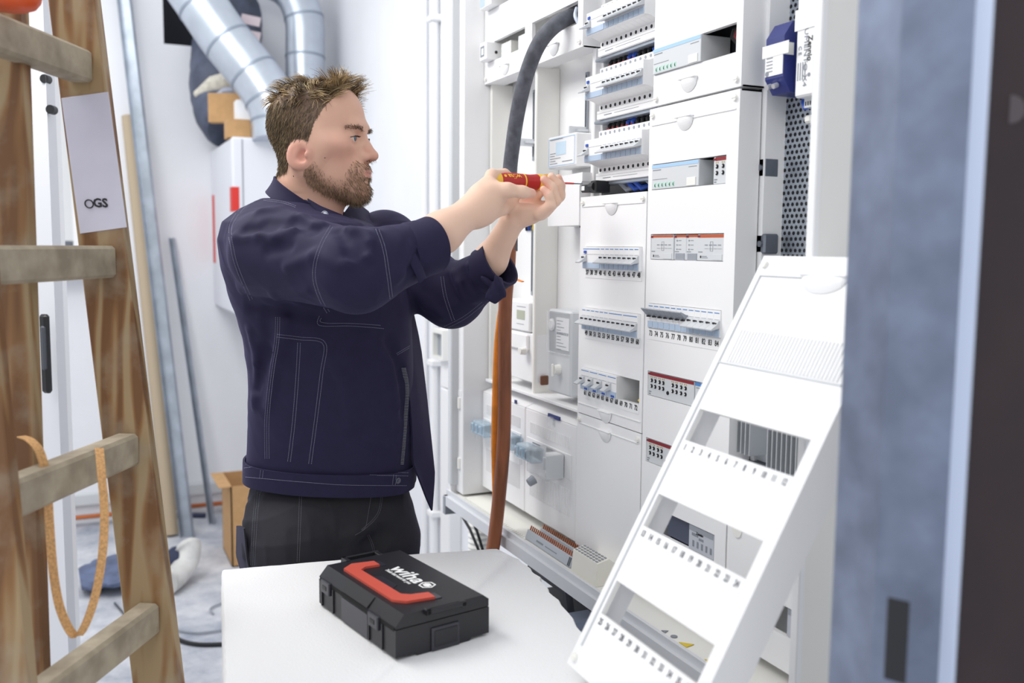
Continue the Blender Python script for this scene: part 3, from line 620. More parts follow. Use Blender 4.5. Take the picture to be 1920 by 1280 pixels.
# black cable bundle at the foot of the plate, seen over the leaning cover
for k in range(3): MB().tube([(.40+.016*k, .06, 1.40), (.405+.016*k, .05, 1.45), (.425+.014*k, .055, 1.475), (.45+.01*k, .07, 1.46), (.455+.01*k, .075, 1.39)], .0062, 8).build('cable', BLACK, smooth=True, label='black cable curving up above the leaning cover, %s' % ('left', 'middle', 'right')[k]+' one', cat='cable', group='black cables above the leaning cover')
# heat sink
o = thing('heat_sink_dimmer', 'finned aluminium dimmer seen through the top opening of the leaning cover', 'dimmer', (.33, .05, 1.10))
MB().box(.22, .425, .05, .080, 1.105, 1.30, .002).build('body', ALU, o)
for i in range(19):
    if i in (6, 7, 8): continue
    x = .222+.0108*i; MB().box(x, x+.0025, .016, .05, 1.12+(.0 if i < 6 else -.012), 1.30).build('fin', ALU, o)
MB().box(.23, .42, .025, .08, 1.085, 1.105, .002).build('terminal_row', DSTEEL, o)
MB().box(.253, .484, .079, .083, 1.03, 1.20).build('inner_shade_sheet', mat('interior_shade_dark', '2b2d36', .8), cab)  # dark sheet paints the shaded interior round the dimmer
for x, c in ((.29, DGREY), (.33, BLACK), (.36, DGREY), (.39, mat('green_wire', '3c6b42', .5))): MB().tube([(x, .05, 1.095), (x+.01, .045, 1.06), (x+.03, .05, 1.0)], .007, 8).build('cable', c, smooth=True, label='cable hanging below the finned dimmer at %s' % {.29: 'far left', .33: 'centre left', .36: 'centre right', .39: 'far right'}[x], cat='cable', group='cables below the dimmer')
MB().box(.062, .139, .010, .056, .93, .974, .001).build('din_rail_device', mat('slate_plastic', '4b5164', .5), label='slate grey module side behind the middle opening of the leaning cover', cat='device')
# ================================================================== things lying in the cabinet tray
TZ = Z0+.0045
o = thing('label_sheet', 'white label sheet with tick marks lying at the left of the cabinet tray', 'label sheet', (-.6, -.035, TZ))
MB().box(-.78, -.40, -.058, -.006, TZ, TZ+.002).build('sheet', mat('label_sheet_white', 'efeee6', .6), o)
for i in range(34): MB().box(-.77+.0108*i, -.7685+.0108*i, -.0582, -.052, TZ+.002, TZ+.0023).build('tick', INKG, o)
def comb(label, x0, x1, y, z, tilt):
    o = thing('busbar_comb', label, 'busbar', ((x0+x1)/2, y, z), world=False); o.location = ((x0+x1)/2, y, z); o.rotation_euler = (tilt, 0, 0); L = x1-x0
    MB().box(-L/2, L/2, -.004, .004, 0, .022, .001).build('bar', mat('busbar_grey', 'b6bcc4', .4), o)
    for i in range(int(L/.0088)): x = -L/2+.006+.0088*i; MB().box(x-.0016, x+.0016, -.001, .001, .022, .032).build('tooth', COPPER, o)
    for x in (L/2-.01, L/2-.004): MB().box(x-.002, x+.002, -.0045, .0045, .002, .02).build('end_cap', DGREY, o)
    MB().box(-L*.25, -L*.1, -.0045, -.004, .008, .012).box(-L*.05, L*.2, -.0045, -.004, .009, .011).build('print', INKG, o)
comb('grey busbar comb with copper teeth in the tray, rear one', -.40, -.185, -.020, TZ, -.25)
comb('grey busbar comb with copper teeth in the tray, front one', -.405, -.19, -.052, TZ, -.35)
o = thing('terminal_strip', 'cream terminal block lying in the cabinet tray beside the busbar combs', 'terminal block', (-.13, -.03, TZ))
MB().prism([(-.06, TZ), (-.055, TZ+.045), (-.03, TZ+.052), (.0, TZ+.03), (.005, TZ)], 'x', -.175, -.075).build('body', mat('cream_plastic', 'f1eee4', .5), o)
for i in range(8):
    for k in range(4): MB().box(-.170+.0117*i, -.1635+.0117*i, -.0536+.0062*k, -.0500+.0062*k, TZ+.0462+.0018*k, TZ+.0478+.0018*k).build('wire_entry', GREY, o)
for i, x in enumerate((.205, .277)): MB().prism([(x, -.058), (x+.022, -.058), (x+.018, -.040)], 'z', TZ, TZ+.0012).xf(Matrix.Identity(4)).build('warning_sticker', YELLOW, label='yellow triangular sticker in the tray, %s one' % ('left', 'right')[i], cat='sticker', group='yellow tray stickers')
MB().prism([(.152, -.058), (.164, -.058), (.158, -.047)], 'z', TZ, TZ+.001).cyl((.182, -.052, TZ), (.182, -.052, TZ+.001), .006, n=12).build('sticker', INKG, label='small black symbol stickers at the left of the yellow stickers', cat='sticker')
MB().prism([(.335, -.058), (.36, -.058), (.35, -.05), (.343, -.044)], 'z', TZ, TZ+.001).build('sticker', INK, label='small black symbol sticker right of the yellow stickers', cat='sticker')
# below the cabinet
t = thing('corrugated_conduit', 'white corrugated conduit under the left end of the cabinet', 'conduit', (-.86, .08, 0))
p = pxplane(899, 985, 1, .08); x = p.x
pr = [(0.0+.008*i, .034 if i % 2 else .030) for i in range(98)]
MB().lathe(pr, (x, .08, 0.0), (0, 0, 1), 20).build('pipe', WHITE2, t)
for k, (a, b) in enumerate((((866, 955), (897, 1030)), ((884, 962), (905, 1030)))):
    p0 = pxplane(a[0], a[1], 1, .0); p1 = pxplane(b[0], b[1], 1, .0)
    MB().tube([(p0.x, .0, p0.z+.03), (p0.x+.01, .0, p0.z-.02), ((p0.x+p1.x)/2+.0, -.0, (p0.z+p1.z)/2), (p1.x, .0, p1.z), (p1.x+.05, .02, .3), (p1.x+.05, .05, .006)], .0042, 8).build('cable', BLACK, smooth=True, label='thin black cable hanging under the cabinet, %s one' % ('left', 'right')[k], cat='cable', group='thin black cables under the cabinet')
o = thing('tool_bag', 'dark tool bag with grey rim standing below the cabinet rail', 'bag', (-.3, -.05, 0))
MB().box(-.55, -.22, -.03, .16, 0.0, .62, .02).build('bag', BLACK, o); MB().box(-.55, -.22, -.04, -.03, .60, .66, .004).build('rim', GREY, o); MB().box(-.24, -.19, -.05, .02, .50, .68, .005).build('pocket', mat('blue_grey_fabric', '9fa9bf', .8), o)
MB().tube([(-.5, 0, .62), (-.48, 0, .70), (-.3, 0, .70), (-.28, 0, .62)], .012, 8).build('handle', DGREY, o, smooth=True)
# ================================================================== thick cable
cpts = [(1092, 20, .06), (1075, 28, .02), (1040, 48, -.03), (1012, 80, -.052), (992, 125, -.062), (978, 175, -.066), (968, 225, -.066), (961, 275, -.066), (956, 325, -.066), (957, 400, -.07), (957, 470, -.074)]
def spline(P, n=6):
    P = [Vector(p) for p in P]; out = []
    for i in range(len(P)-1):
        p0, p1, p2, p3 = P[max(i-1, 0)], P[i], P[i+1], P[min(i+2, len(P)-1)]
        for k in range(n):
            t = k/n; out.append(.5*((2*p1) + (p2-p0)*t + (2*p0-5*p1+4*p2-p3)*t*t + (3*p1-p0-3*p2+p3)*t**3))
    return out + [P[-1]]
o = thing('power_cable', 'thick power cable with grey jacket above and brown cores with orange strip below', 'cable', (-.48, -.08, .70))
CABG = mat('dusty_grey_rubber', '5b5d66', .75, noise=.25, nscale=60, bump=.2, bscale=150)
MB().tube(spline([pxplane(a, b, 1, c) for a, b, c in cpts]), .0165, 18).build('grey_jacket', CABG, o, smooth=True)
MB().tube(spline([(-.34, .03, 1.95), (-.315, .05, 1.965), (-.29, .07, 1.955)]), .011, 10).build('inner_core', mat('blue_grey_core', '5a6f9c', .5), o, smooth=True)
MB().cyl((-.318, .02, 1.958), (-.318, .03, 1.944), .009, n=10).tube(spline([(-.318, .01, 1.945), (-.305, .0, 1.925), (-.295, .005, 1.905)]), .004, 8).build('cable_tie', mat('pale_tie', 'c9d2e2', .5), o, smooth=True)
bp = [(956, 440, -.076), (953, 505, -.08), (948, 560, -.083), (946, 640, -.085), (946, 740, -.087), (944, 830, -.088), (937, 920, -.092), (927, 1010, -.10), (920, 1060, -.11), (915, 1180, -.11), (905, 1500, -.10), (902, 1640, -.09)]
BRN = mat('brown_cable_jacket', '94583a', .5, noise=.3, nscale=45, bump=.15, bscale=120, stretch=(1, 1, .15))
MB().tube(spline([pxplane(a, b, 1, c) for a, b, c in bp]), .0155, 16).build('brown_jacket', BRN, o, smooth=True)
ORG_ = mat('orange_strip', 'ee8a20', .5, noise=.15, nscale=30)
op = [(950, 500, -.082, .003), (942, 560, -.09, .006), (934, 640, -.095, .009), (931, 740, -.098, .0105), (928, 830, -.098, .009), (927, 900, -.098, .006), (925, 960, -.098, .003), (917, 1020, -.104, .0025)]
sp = spline([pxplane(a, b, 1, c) for a, b, c, d in op]); rr = spline([(d, 0, 0) for a, b, c, d in op])
MB().tube(sp, [v.x for v in rr], 10).build('orange_strip', ORG_, o, smooth=True)
fp = spline([pxplane(a, b, 1, c) for a, b, c in ((952, 500, -.095), (962, 512, -.10), (966, 522, -.10), (980, 528, -.10))], 5)
MB().tube(fp, [.007-.0002*i for i in range(len(fp))], 8, flat=.3).build('frayed_end', ORG_, o, smooth=True)
# ================================================================== polystyrene block
BZ = .885
def outline():
    key = [(-.2, -.741), (-.163, -.47), (-.120, -.245), (-.046, -.234), (.05, -.242), (.16, -.262), (.268, -.282), (.6, -.325), (.86, -.345), (.88, -.60), (.90, -.87), (.55, -.835), (.25, -.797), (0, -.766)]
    out = []
    for i, p in enumerate(key):
        q = key[(i+1) % len(key)]; n = max(4, int(math.hypot(q[0]-p[0], q[1]-p[1])/.016))
        for k in range(n):
            t = k/n; j = .0030 if i in (2, 3, 4, 5, 6, 7) else .0012
            out.append((p[0]+(q[0]-p[0])*t+random.uniform(-j, j), p[1]+(q[1]-p[1])*t+random.uniform(-j, j)))
    return out
FOAM = mat('white_polystyrene', 'eeeeef', .8, bump=.35, bscale=260)
def slab(label, z0, z1, pts):
    n = len(pts); c = (sum(p[0] for p in pts)/n, sum(p[1] for p in pts)/n); ins = lambda p, d: (p[0]+(c[0]-p[0])*d, p[1]+(c[1]-p[1])*d)
    rings = [(z0, .0), (z1-.012, .0), (z1-.004, .006), (z1, .018)]; vs = [(*ins(p, d), z) for z, d in rings for p in pts]; fs = [(r*n+i, r*n+(i+1) % n, (r+1)*n+(i+1) % n, (r+1)*n+i) for r in range(3) for i in range(n)] + [tuple(range(n))[::-1], tuple(range(3*n, 4*n))]
    return MB().add(vs, fs).build('polystyrene_block', FOAM, smooth=True, label=label, cat='block')
pts = outline()
slab('white polystyrene block used as a worktop, under the black tool case', .45, BZ, pts)
slab('lower white polystyrene block carrying the worktop block', 0, .449, [(p[0]*.97, max(p[1], -.66)) for p in pts])
# ================================================================== tool case
T = thing('tool_case', 'black tool case with red handle and white lettering on the polystyrene block', 'tool case', (.27952, -.57368, BZ+.0005), world=False)
T.rotation_euler = (0, 0, .1988)
CB = mat('case_black_plastic', '1d1d22', .42, bump=.08, bscale=500); CD = mat('case_dark_plastic', '303038', .3)
A, B_, HB, HT = .2474, .1542, .043, .0625
b = MB(); b.prism([(.0, .004), (.0, HB), (B_, HB), (B_, .004), (B_-.03, .004), (B_-.034, 0), (.034, 0), (.03, .004)], 'x', -A, 0); b.build('base', CB, T)
MB().prism([(.001, HB+.001), (.0, HB+.004), (.014, HT), (B_-.010, HT), (B_, HB+.012), (B_, HB+.001)], 'x', -A+.001, -.001).build('lid', CB, T)
MB().prism([(-.0004, HB+.0055), (.0125, HT-.0015), (.0120, HT-.0005), (-.0012, HB+.006)], 'x', -.165, -.083).build('smoked_panel', BLACK, T)
MB().box(-.166, -.082, -.001, 0, .004, HB-.004).build('label_plate', CD, T)
for x in (-.232, -.074):
    l = MB().box(x, x+.030, -.005, .001, HB-.015, HB+.006, .0015).build('latch', CD, T); MB().box(x+.008, x+.021, -.0056, -.0049, HB-.008, HB-.002).build('latch_slot', BLACK, l)
for x in (-.236, -.196, -.078, -.038): MB().box(x, x+.003, -.0022, 0, .004, HB-.002).build('rib', CB, T)
MB().box(-A+.004, -.004, -.0003, .002, HB-.0025, HB+.0035).build('lid_gap', mat('gap_black', '08080a', .9), T)
# side plate, grips on the short ends
MB().box(0, .0045, .060, .098, .006, .030, .001).build('side_plate', CB, T); MB().box(.0, .003, .056, .102, .0, .034, .001).build('side_recess', CD, T)
for sx, x0, x1 in ((1, -.004, .008), (-1, -A-.016, -A+.004)):
    g = MB(); g.box(x0, x1, .045, .053, HT-.007, HT+.002, .001); g.box(x0, x1, .103, .111, HT-.008, HT+.001, .001); g.box(x1-.004 if sx > 0 else x0, x1 if sx > 0 else x0+.005, .045, .111, HT-.006, HT+.002, .001); g.build('side_grip', CB, T)
RH = mat('red_handle_plastic', 'cd5646', .45)
out_ = [(-.193, .078), (-.213, .078), (-.221, .043), (-.207, .023), (-.05, .0225), (-.034, .036), (-.026, .0785), (-.047, .080), (-.054, .054), (-.064, .044), (-.188, .043), (-.196, .055)]
MB().prism(out_, 'z', HT+.0002, HT+.004).build('handle', RH, T)
MB().prism([(-.160, .044), (-.149, .060), (-.104, .060), (-.092, .044)], 'z', HT, HT+.0012).build('grip_recess', CD, T)
for x in (-.204, -.036): MB().box(x-.011, x+.011, .079, .090, HT-.0002, HT+.0012, .0004).build('handle_pivot', CD, T)
PW = mat('white_print', 'f4f4f4', .6)
text('brand_lettering', 'wiha', .036, (-.136, .0965, HT+.0003), PW, T, xd=(1, 0, 0), zd=(0.15, 1, 0), bold=.0006, sx=1.22)
text('slogan', 'Tools that work for you', .0095, (-.137, .0800, HT+.0003), PW, T, xd=(1, 0, 0), zd=(0, 1, 0), bold=.0001, sx=.80)
hx = [( -.081+.0135*math.cos(math.pi/3*k), .098+.0135*math.sin(math.pi/3*k)) for k in range(6)]; hi = [(-.081+.0105*math.cos(math.pi/3*k), .098+.0105*math.sin(math.pi/3*k)) for k in range(6)]
m_ = MB(); m_.add([(*p, HT+.0004) for p in hx+hi], [(k, (k+1) % 6, 6+(k+1) % 6, 6+k) for k in range(6)])
m_.prism([(-.090, .098), (-.084, .1045), (-.075, .1025), (-.0735, .0995), (-.079, .100), (-.072, .0975), (-.078, .0915), (-.087, .0935), (-.088, .0965), (-.083, .096)], 'z', HT, HT+.0005); m_.build('emblem', PW, T)
# ================================================================== leaning cover
Lc = thing('cover_panel', 'white cover panel numbered 1 to 36 leaning on the polystyrene block', 'cover panel', (.4479, -.2165, 1.2185), world=False)
Lc.rotation_euler = (-.5051, 0, -.0215)
X0, X1, ZB, ZTp, DP = -.020, .2355, -.352, .254, .047
hs = [(0, .216, -.125*k-H, -.125*k+H) for k in range(3)]
b = MB().plate(X0, X1, ZB, ZTp, 0, .003, hs); b.box(X0, X0+.0025, .003, DP, ZB, ZTp); b.box(X1-.0025, X1, .003, DP, ZB, ZTp); b.box(X0, X1, .003, DP, ZB, ZB+.0025); b.box(X0, X1, .003, DP, ZTp-.0025, ZTp)
b.build('panel', WHITE, Lc)
for k, h in enumerate(hs):
    MB().plate(h[0]-.002, h[1]+.002, h[2]-.002, h[3]+.002, .003, .008, [h]).build('opening_rim', WHITE2, Lc)
    MB().box(0, .216, -.0007, -.0001, h[2]-.019, h[2]-.0005).build('number_strip', WHITE, Lc)
    for i in range(12): text('number', str(1+12*k+i), .0115, (.018*(i+.5), -.0009, h[2]-.0095), mat('grey_number_print', '4c4e58', .7), Lc, sx=.72, bold=.0002)
# border ridge, ribbed band, top lip and knobs
MB().box(X0+.012, X0+.0145, -.0022, 0, ZB+.03, ZTp-.031, .0008).build('border_ridge', GREYW, Lc)
MB().box(X0+.012, X1-.012, -.0022, 0, ZTp-.032, ZTp-.0295, .0008).build('border_ridge', GREYW, Lc)
for i in range(34): MB().box(.008+.0062*i, .0105+.0062*i, -.0020, 0, .095, .142).build('rib', WHITE, Lc)
MB().box(X0+.014, X1-.012, -.0018, 0, .0905, .0930, .0006).build('ribbed_band_edge', GREYW, Lc)
lp = lip(Lc, .118, ZTp-.030, w=.042)
for x, z in ((X0+.012, ZTp-.014), (X1-.012, ZTp-.014), (X0+.012, ZB+.013), (X1-.012, ZB+.013)): knob(Lc, x, z)
# ================================================================== foreground right: stud and dark panel
def plan(pxx, d, pyy=455): p = px(pxx, pyy, d); return (p.x, p.y)
a = plan(1592, .86); b = plan(1668, .80); b2 = plan(1672, .795); c = plan(1806, .76); d = plan(1838, .72)
o = thing('steel_stud', 'blurred galvanised steel stud in the right foreground', 'stud', (a[0], a[1], 0))
def sheet(pts, z0, z1, th=.003):
    n = len(pts); off = Vector((CF.x, CF.y, 0)).normalized()*th; q = [(p[0]+off.x, p[1]+off.y) for p in pts[::-1]]
    return MB().prism(pts+q, 'z', z0, z1)
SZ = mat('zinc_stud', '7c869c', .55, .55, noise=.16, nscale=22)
sheet([a, b, b2, c], 0, 3.0).build('web', SZ, o); sheet([c, d], 0, 3.0).build('flange', mat('lit_zinc_flange', 'c6d2ea', .5, .2), o)  # flange coloured paler than the web to show the light it catches
cc = px(1668, 1195, .787); rr_ = Vector((c[0]-b2[0], c[1]-b2[1], 0)).normalized(); n_ = Vector((-CF.x, -CF.y, 0)).normalized()
pts = [(cc + rr_*s + n_*.004) for s in (-.004, .013)]
MB().prism([(pts[0].x, pts[0].y), (pts[1].x, pts[1].y), (pts[1].x-n_.x*.002, pts[1].y-n_.y*.002), (pts[0].x-n_.x*.002, pts[0].y-n_.y*.002)], 'z', cc.z-.035, cc.z+.035).build('slot_shade_patch', INK, o)  # dark box on the web stands in for the shaded hole
e = plan(1842, .80); f = plan(2040, .86)
o = thing('hardboard_sheet', 'dark brown hardboard sheet at the right edge behind the steel stud', 'board', (e[0], e[1], 0))
sheet([e, f], 0, 3.0, .02).build('board', mat('dark_brown_board', '2e2023', .7, noise=.2, nscale=8), o)
p = px(1882, 155, .80); q = Vector((f[0]-e[0], f[1]-e[1], 0)).normalized()
s0, s1 = p - q*.007, p + q*.007
sheet([(s0.x, s0.y), (s1.x, s1.y)], p.z-.012, p.z+.012, .001).build('red_sticker', mat('bright_red_sticker', 'b01a22', .6), o)
p = px(1895, 205, .80); MB().lathe([(0, .0), (0, .012), (.001, .012), (.001, 0)], p, n_, 20).build('round_sticker', mat('grey_sticker', '5d5558', .7), o)
# ================================================================== wooden ladder (left foreground)
def wood_mat():
    m = mat('weathered_pine', '8a6238', .6); nt = m.node_tree; b = nt.nodes['Principled BSDF']
    tc = nt.nodes.new('ShaderNodeTexCoord'); mp = nt.nodes.new('ShaderNodeMapping'); nt.links.new(tc.outputs['Object'], mp.inputs[0]); mp.inputs['Scale'].default_value = (1, 1, .055)
    n0 = nt.nodes.new('ShaderNodeTexNoise'); n0.inputs['Scale'].default_value = 9; n0.inputs['Detail'].default_value = 3; nt.links.new(mp.outputs[0], n0.inputs[0])
    mx = nt.nodes.new('ShaderNodeMath'); mx.operation = 'MULTIPLY'; mx.inputs[1].default_value = 15; nt.links.new(n0.outputs[0], mx.inputs[0])
    fr_ = nt.nodes.new('ShaderNodeMath'); fr_.operation = 'PINGPONG'; fr_.inputs[1].default_value = 1; nt.links.new(mx.outputs[0], fr_.inputs[0])
    r = nt.nodes.new('ShaderNodeValToRGB'); nt.links.new(fr_.outputs[0], r.inputs[0])
    r.color_ramp.elements[0].position = .25; r.color_ramp.elements[0].color = lin('75502f'); r.color_ramp.elements[1].position = .8; r.color_ramp.elements[1].color = lin('a48c68')
    e = r.color_ramp.elements.new(.5); e.color = lin('8b643c')
    n2 = nt.nodes.new('ShaderNodeTexNoise'); n2.inputs['Scale'].default_value = 14; n2.inputs['Detail'].default_value = 6; nt.links.new(tc.outputs['Object'], n2.inputs[0])
    r2 = nt.nodes.new('ShaderNodeValToRGB'); r2.color_ramp.elements[0].position = .5; r2.color_ramp.elements[0].color = (0, 0, 0, 1); r2.color_ramp.elements[1].position = .75; r2.color_ramp.elements[1].color = (.6, .6, .6, 1); nt.links.new(n2.outputs[0], r2.inputs[0])
    mix = nt.nodes.new('ShaderNodeMixRGB'); nt.links.new(r2.outputs[0], mix.inputs[0]); nt.links.new(r.outputs[0], mix.inputs[1]); mix.inputs[2].default_value = lin('a59a86'); nt.links.new(mix.outputs[0], b.inputs['Base Color'])
    bp = nt.nodes.new('ShaderNodeBump'); bp.inputs['Strength'].default_value = .25; bp.inputs['Distance'].default_value = .001; nt.links.new(fr_.outputs[0], bp.inputs['Height']); nt.links.new(bp.outputs[0], b.inputs['Normal'])
    return m
WOOD = wood_mat()
RUNG = mat('grey_weathered_rung', '8f8370', .75, noise=.3, nscale=22, bump=.3, bscale=90, col2='b0a48e')
def board(p0, p1, wdir, w, t, name, m, parent, mb=None, c=.002):
    # board from p0 to p1, width w along wdir, thickness t; mesh in world space
    p0, p1 = Vector(p0), Vector(p1); ax = (p1-p0).normalized(); wd_ = Vector(wdir); wd_ = (wd_-ax*wd_.dot(ax)).normalized(); td = ax.cross(wd_)
    L = (p1-p0).length; M = Matrix(((wd_.x, td.x, ax.x, p0.x), (wd_.y, td.y, ax.y, p0.y), (wd_.z, td.z, ax.z, p0.z), (0, 0, 0, 1)))
    b_ = MB().box(-w/2, w/2, -t/2, t/2, 0, L, c).xf(M)
    return b_ if name is None else b_.build(name, m, parent)
HF = Vector((CF.x, CF.y, 0)).normalized(); HR = Vector((CR.x, CR.y, 0)).normalized()
LAD = thing('wooden_ladder', 'weathered wooden step ladder with white label panel in the left foreground', 'ladder', tuple(px(298, 1280, 1.5).xy) + (0,))
def ext(p0, p1, z): t = (z-p1.z)/(p1.z-p0.z); return p1 + (p1-p0)*t
sa, sb = px(140, 0, 1.5), px(298, 1280, 1.5); sf = ext(sa, sb, 0.0); st = ext(sb, sa, 2.2)
board(sf, st, HR, .0735, .026, 'stile', WOOD, LAD)
na, nb = px(-85, 300, 1.16), px(5, 1280, 1.16); nf = ext(na, nb, 0.0); ntp = ext(nb, na, 2.2)
board(nf, ntp, HR, .074, .026, 'stile', WOOD, LAD)
ra, rb = px(2, 20, 1.34), px(44, 1280, 1.34); rf = ext(ra, rb, 0.0); rt = ext(rb, ra, 2.2)
board(rf, rt, HR, .068, .026, 'rear_stile', WOOD, LAD)
rear2a, rear2b = ra + HF*.36, rb + HF*.36
for (yr, ) in ((128,), (490,), (838,), (1152,)):
    t_ = (yr-0)/1280; pr_ = px(140+158*t_, yr, 1.5); k = (pr_.z-sf.z)/(st.z-sf.z); pl = nf + (ntp-nf)*((pr_.z-nf.z)/(ntp.z-nf.z))
    # rungs run from the near stile to the far stile, upper edge bevelled by wear
    p_ = pl + HR*.006; q_ = pr_ + HR*.004
    board(p_ + (q_-p_).normalized()*.012, q_ - (q_-p_).normalized()*.010, (0, 0, 1), .050, .036, 'rung', RUNG, LAD, c=.005)
# white label panel on the far stile with the test mark
la, lb = px(159, 178, 1.486), px(194, 432, 1.486)
board(lb, la, HR, .0745, .0012, 'label_panel', mat('pale_lilac_label', 'd3d3e4', .6, noise=.03, nscale=20), LAD, c=.0004)
gx = HR; gz = (la-lb).normalized()
gp = px(184, 381, 1.4845)
text('test_mark', 'GS', .0195, gp + HR*.0035, INK, LAD, xd=gx, zd=(gz.x, gz.y, gz.z), bold=.0006)
gc = px(167, 382, 1.4845); MB().tube([gc+(HR*math.cos(a)+gz*math.sin(a))*.0064 for a in [2*math.pi*k/24 for k in range(25)]], .0010, 6).build('test_mark_ring', INK, LAD)
# strap hanging from the ladder
sp_ = spline([px(*q) for q in ((40, 818, 1.30), (58, 826, 1.27), (76, 850, 1.26), (88, 905, 1.26), (93, 985, 1.26), (101, 1080, 1.26), (116, 1150, 1.26), (144, 1192, 1.26), (172, 1140, 1.27), (190, 1055, 1.28), (196, 965, 1.29), (190, 885, 1.30), (186, 840, 1.33))], 5)
STRAP = mat('orange_webbing', 'd0a06a', .8, noise=.2, nscale=300, bump=.3, bscale=600)
vs, fs = [], []
for i, p in enumerate(sp_):
    t = (sp_[min(i+1, len(sp_)-1)]-sp_[max(i-1, 0)]).normalized(); wv = (HR*.65+HF*.76); wv = (wv-t*wv.dot(t)).normalized()*.0058; nv_ = t.cross(wv).normalized()*.0008
    vs += [p-wv-nv_, p+wv-nv_, p+wv+nv_, p-wv+nv_]
n = len(sp_); fs = [(4*i+k, 4*i+(k+1) % 4, 4*i+4+(k+1) % 4, 4*i+4+k) for i in range(n-1) for k in range(4)] + [(3, 2, 1, 0), (4*n-4, 4*n-3, 4*n-2, 4*n-1)]
MB().add(vs, fs).build('webbing_strap', STRAP, smooth=True, label='orange webbing strap hanging in a loop from the ladder', cat='strap')
bk = px(18, -25, 1.20)
o = thing('bucket', 'orange plastic bucket at the top left of the ladder', 'bucket', tuple(bk))
MB().lathe([(0, .02), (.004, .030), (.012, .036), (.05, .044), (.12, .055), (.12, .053), (.03, .03)], bk - Vector((0, 0, .029)), (0, 0, 1), 28).build('shell', mat('orange_plastic', 'd9531e', .4), o, smooth=True)
bh = bk + Vector((0, 0, .09)); MB().tube([bh + HR*.054*math.cos(a) + Vector((0, 0, .075*math.sin(a))) for a in [math.pi*k/14 for k in range(15)]], .003, 8).build('wire_handle', STEEL, o, smooth=True)
# ================================================================== door leaf behind the ladder
dl, dr = plan(-70, 2.5), plan(98, 2.35)
D1 = thing('door_1', 'white door leaf with black pull handle behind the ladder', None, (dl[0], dl[1], 0), kind='structure')
sheet([dl, dr], 0, 2.6, .045).build('leaf', mat('grey_white_door', 'd9dadf', .5), D1)
e0, e1 = plan(99, 2.36), plan(112, 2.45)
sheet([e0, e1], 0, 2.6, .03).build('edge_profile', WHITE, D1)
hp_ = px(86, 663, 2.33)
qd = Vector((dr[0]-dl[0], dr[1]-dl[1], 0)).normalized()
board(hp_ - Vector((0, 0, .098)), hp_ + Vector((0, 0, .098)), qd, .026, .018, 'handle_plate', BLACK, D1, c=.006)
board(hp_ - Vector((0, 0, .04))-HF*.008, hp_ + Vector((0, 0, .07))-HF*.008, qd, .014, .012, 'handle_grip', DGREY, D1, c=.004)
for yy, xx in ((150, 90), (207, 101)): p = px(xx, yy, 2.33); MB().cyl(p, p-HF*.02, .011, n=14).build('hinge_knob', BLACK, D1, smooth=True)
# ================================================================== far background
CARD = mat('cardboard', 'c2996a', .85, noise=.06, nscale=30)
def tube2(name, pts, r, m, label, cat, n=16, **k): return MB().tube(pts, r, n).build(name, m, smooth=True, label=label, cat=cat)
TB = mat('cardboard_tube', 'b9a88f', .8)
tube2('cardboard_tube', [px(322, 1012, 4.71)+Vector((0, 0, .03)), pxplane(241, 218, 0, BX+.04)], .034, TB, 'beige cardboard tube leaning against the far wall behind the ladder', 'tube')
def prof(p0, p1, w, label):
    o = thing('metal_profile', label, 'profile', (p0.x, p0.y, 0)); board(p0, p1, HR, w, .003, 'web', STEEL, o)
    board(p0-HR*w/2-HF*.014, p1-HR*w/2-HF*.014, HF, .03, .003, 'flange', STEEL, o); board(p0+HR*w/2-HF*.014, p1+HR*w/2-HF*.014, HF, .03, .003, 'flange', STEEL, o)
prof(px(354, 1012, 4.70), pxplane(228, -60, 0, BX+.03), .062, 'tall galvanised metal profile leaning on the far wall')
prof(px(400, 982, 4.93), pxplane(324, 446, 0, BX+.03), .024, 'short thin metal profile leaning right of the tall one')
# heater hung on the far wall
hyy = pxplane(398, 420, 0, BX+.002).y; hx_ = pxplane(437, 420, 1, hyy).x; ztop = pxplane(398, 283, 0, BX+.002).z; zbot = pxplane(398, 572, 0, BX+.002).z
HE = thing('ventilation_unit', 'white wall-hung ventilation unit with red stripes behind the man', 'ventilation unit', ((BX+hx_)/2, hyy+.3, zbot))
MB().box(BX+.001, hx_, hyy, WY-.004, zbot, ztop, .01).build('casing', mat('unit_white', 'e4e6ec', .4), HE)
ST = mat('red_stripe', 'd8342c', .5)
MB().box(BX+.03, BX+.11, hyy-.002, hyy, pxplane(400, 492, 0, BX).z, pxplane(400, 367, 0, BX).z).build('stripe', ST, HE)
MB().box(hx_-.07, hx_+.002, hyy-.002, hyy+.03, pxplane(437, 396, 0, hx_).z, pxplane(437, 350, 0, hx_).z).build('stripe', ST, HE)
MB().box(hx_, hx_+.003, hyy+.045, hyy+.05, zbot+.01, ztop-.01).build('door_gap', GREY, HE)
p = pxplane(458, 244, 0, hx_-.05); s = .058
MB().box(hx_-.16, hx_-.05, p.y-.075, p.y+.03, ztop+.001, ztop+.085).build('cardboard_box', CARD, label='small cardboard box standing on the ventilation unit', cat='box')
MB().box(hx_-.15, hx_-.06, p.y-.03, p.y+.035, ztop+.087, ztop+.175).build('white_carton', WHITE, label='small white carton on top of the small cardboard box', cat='box')
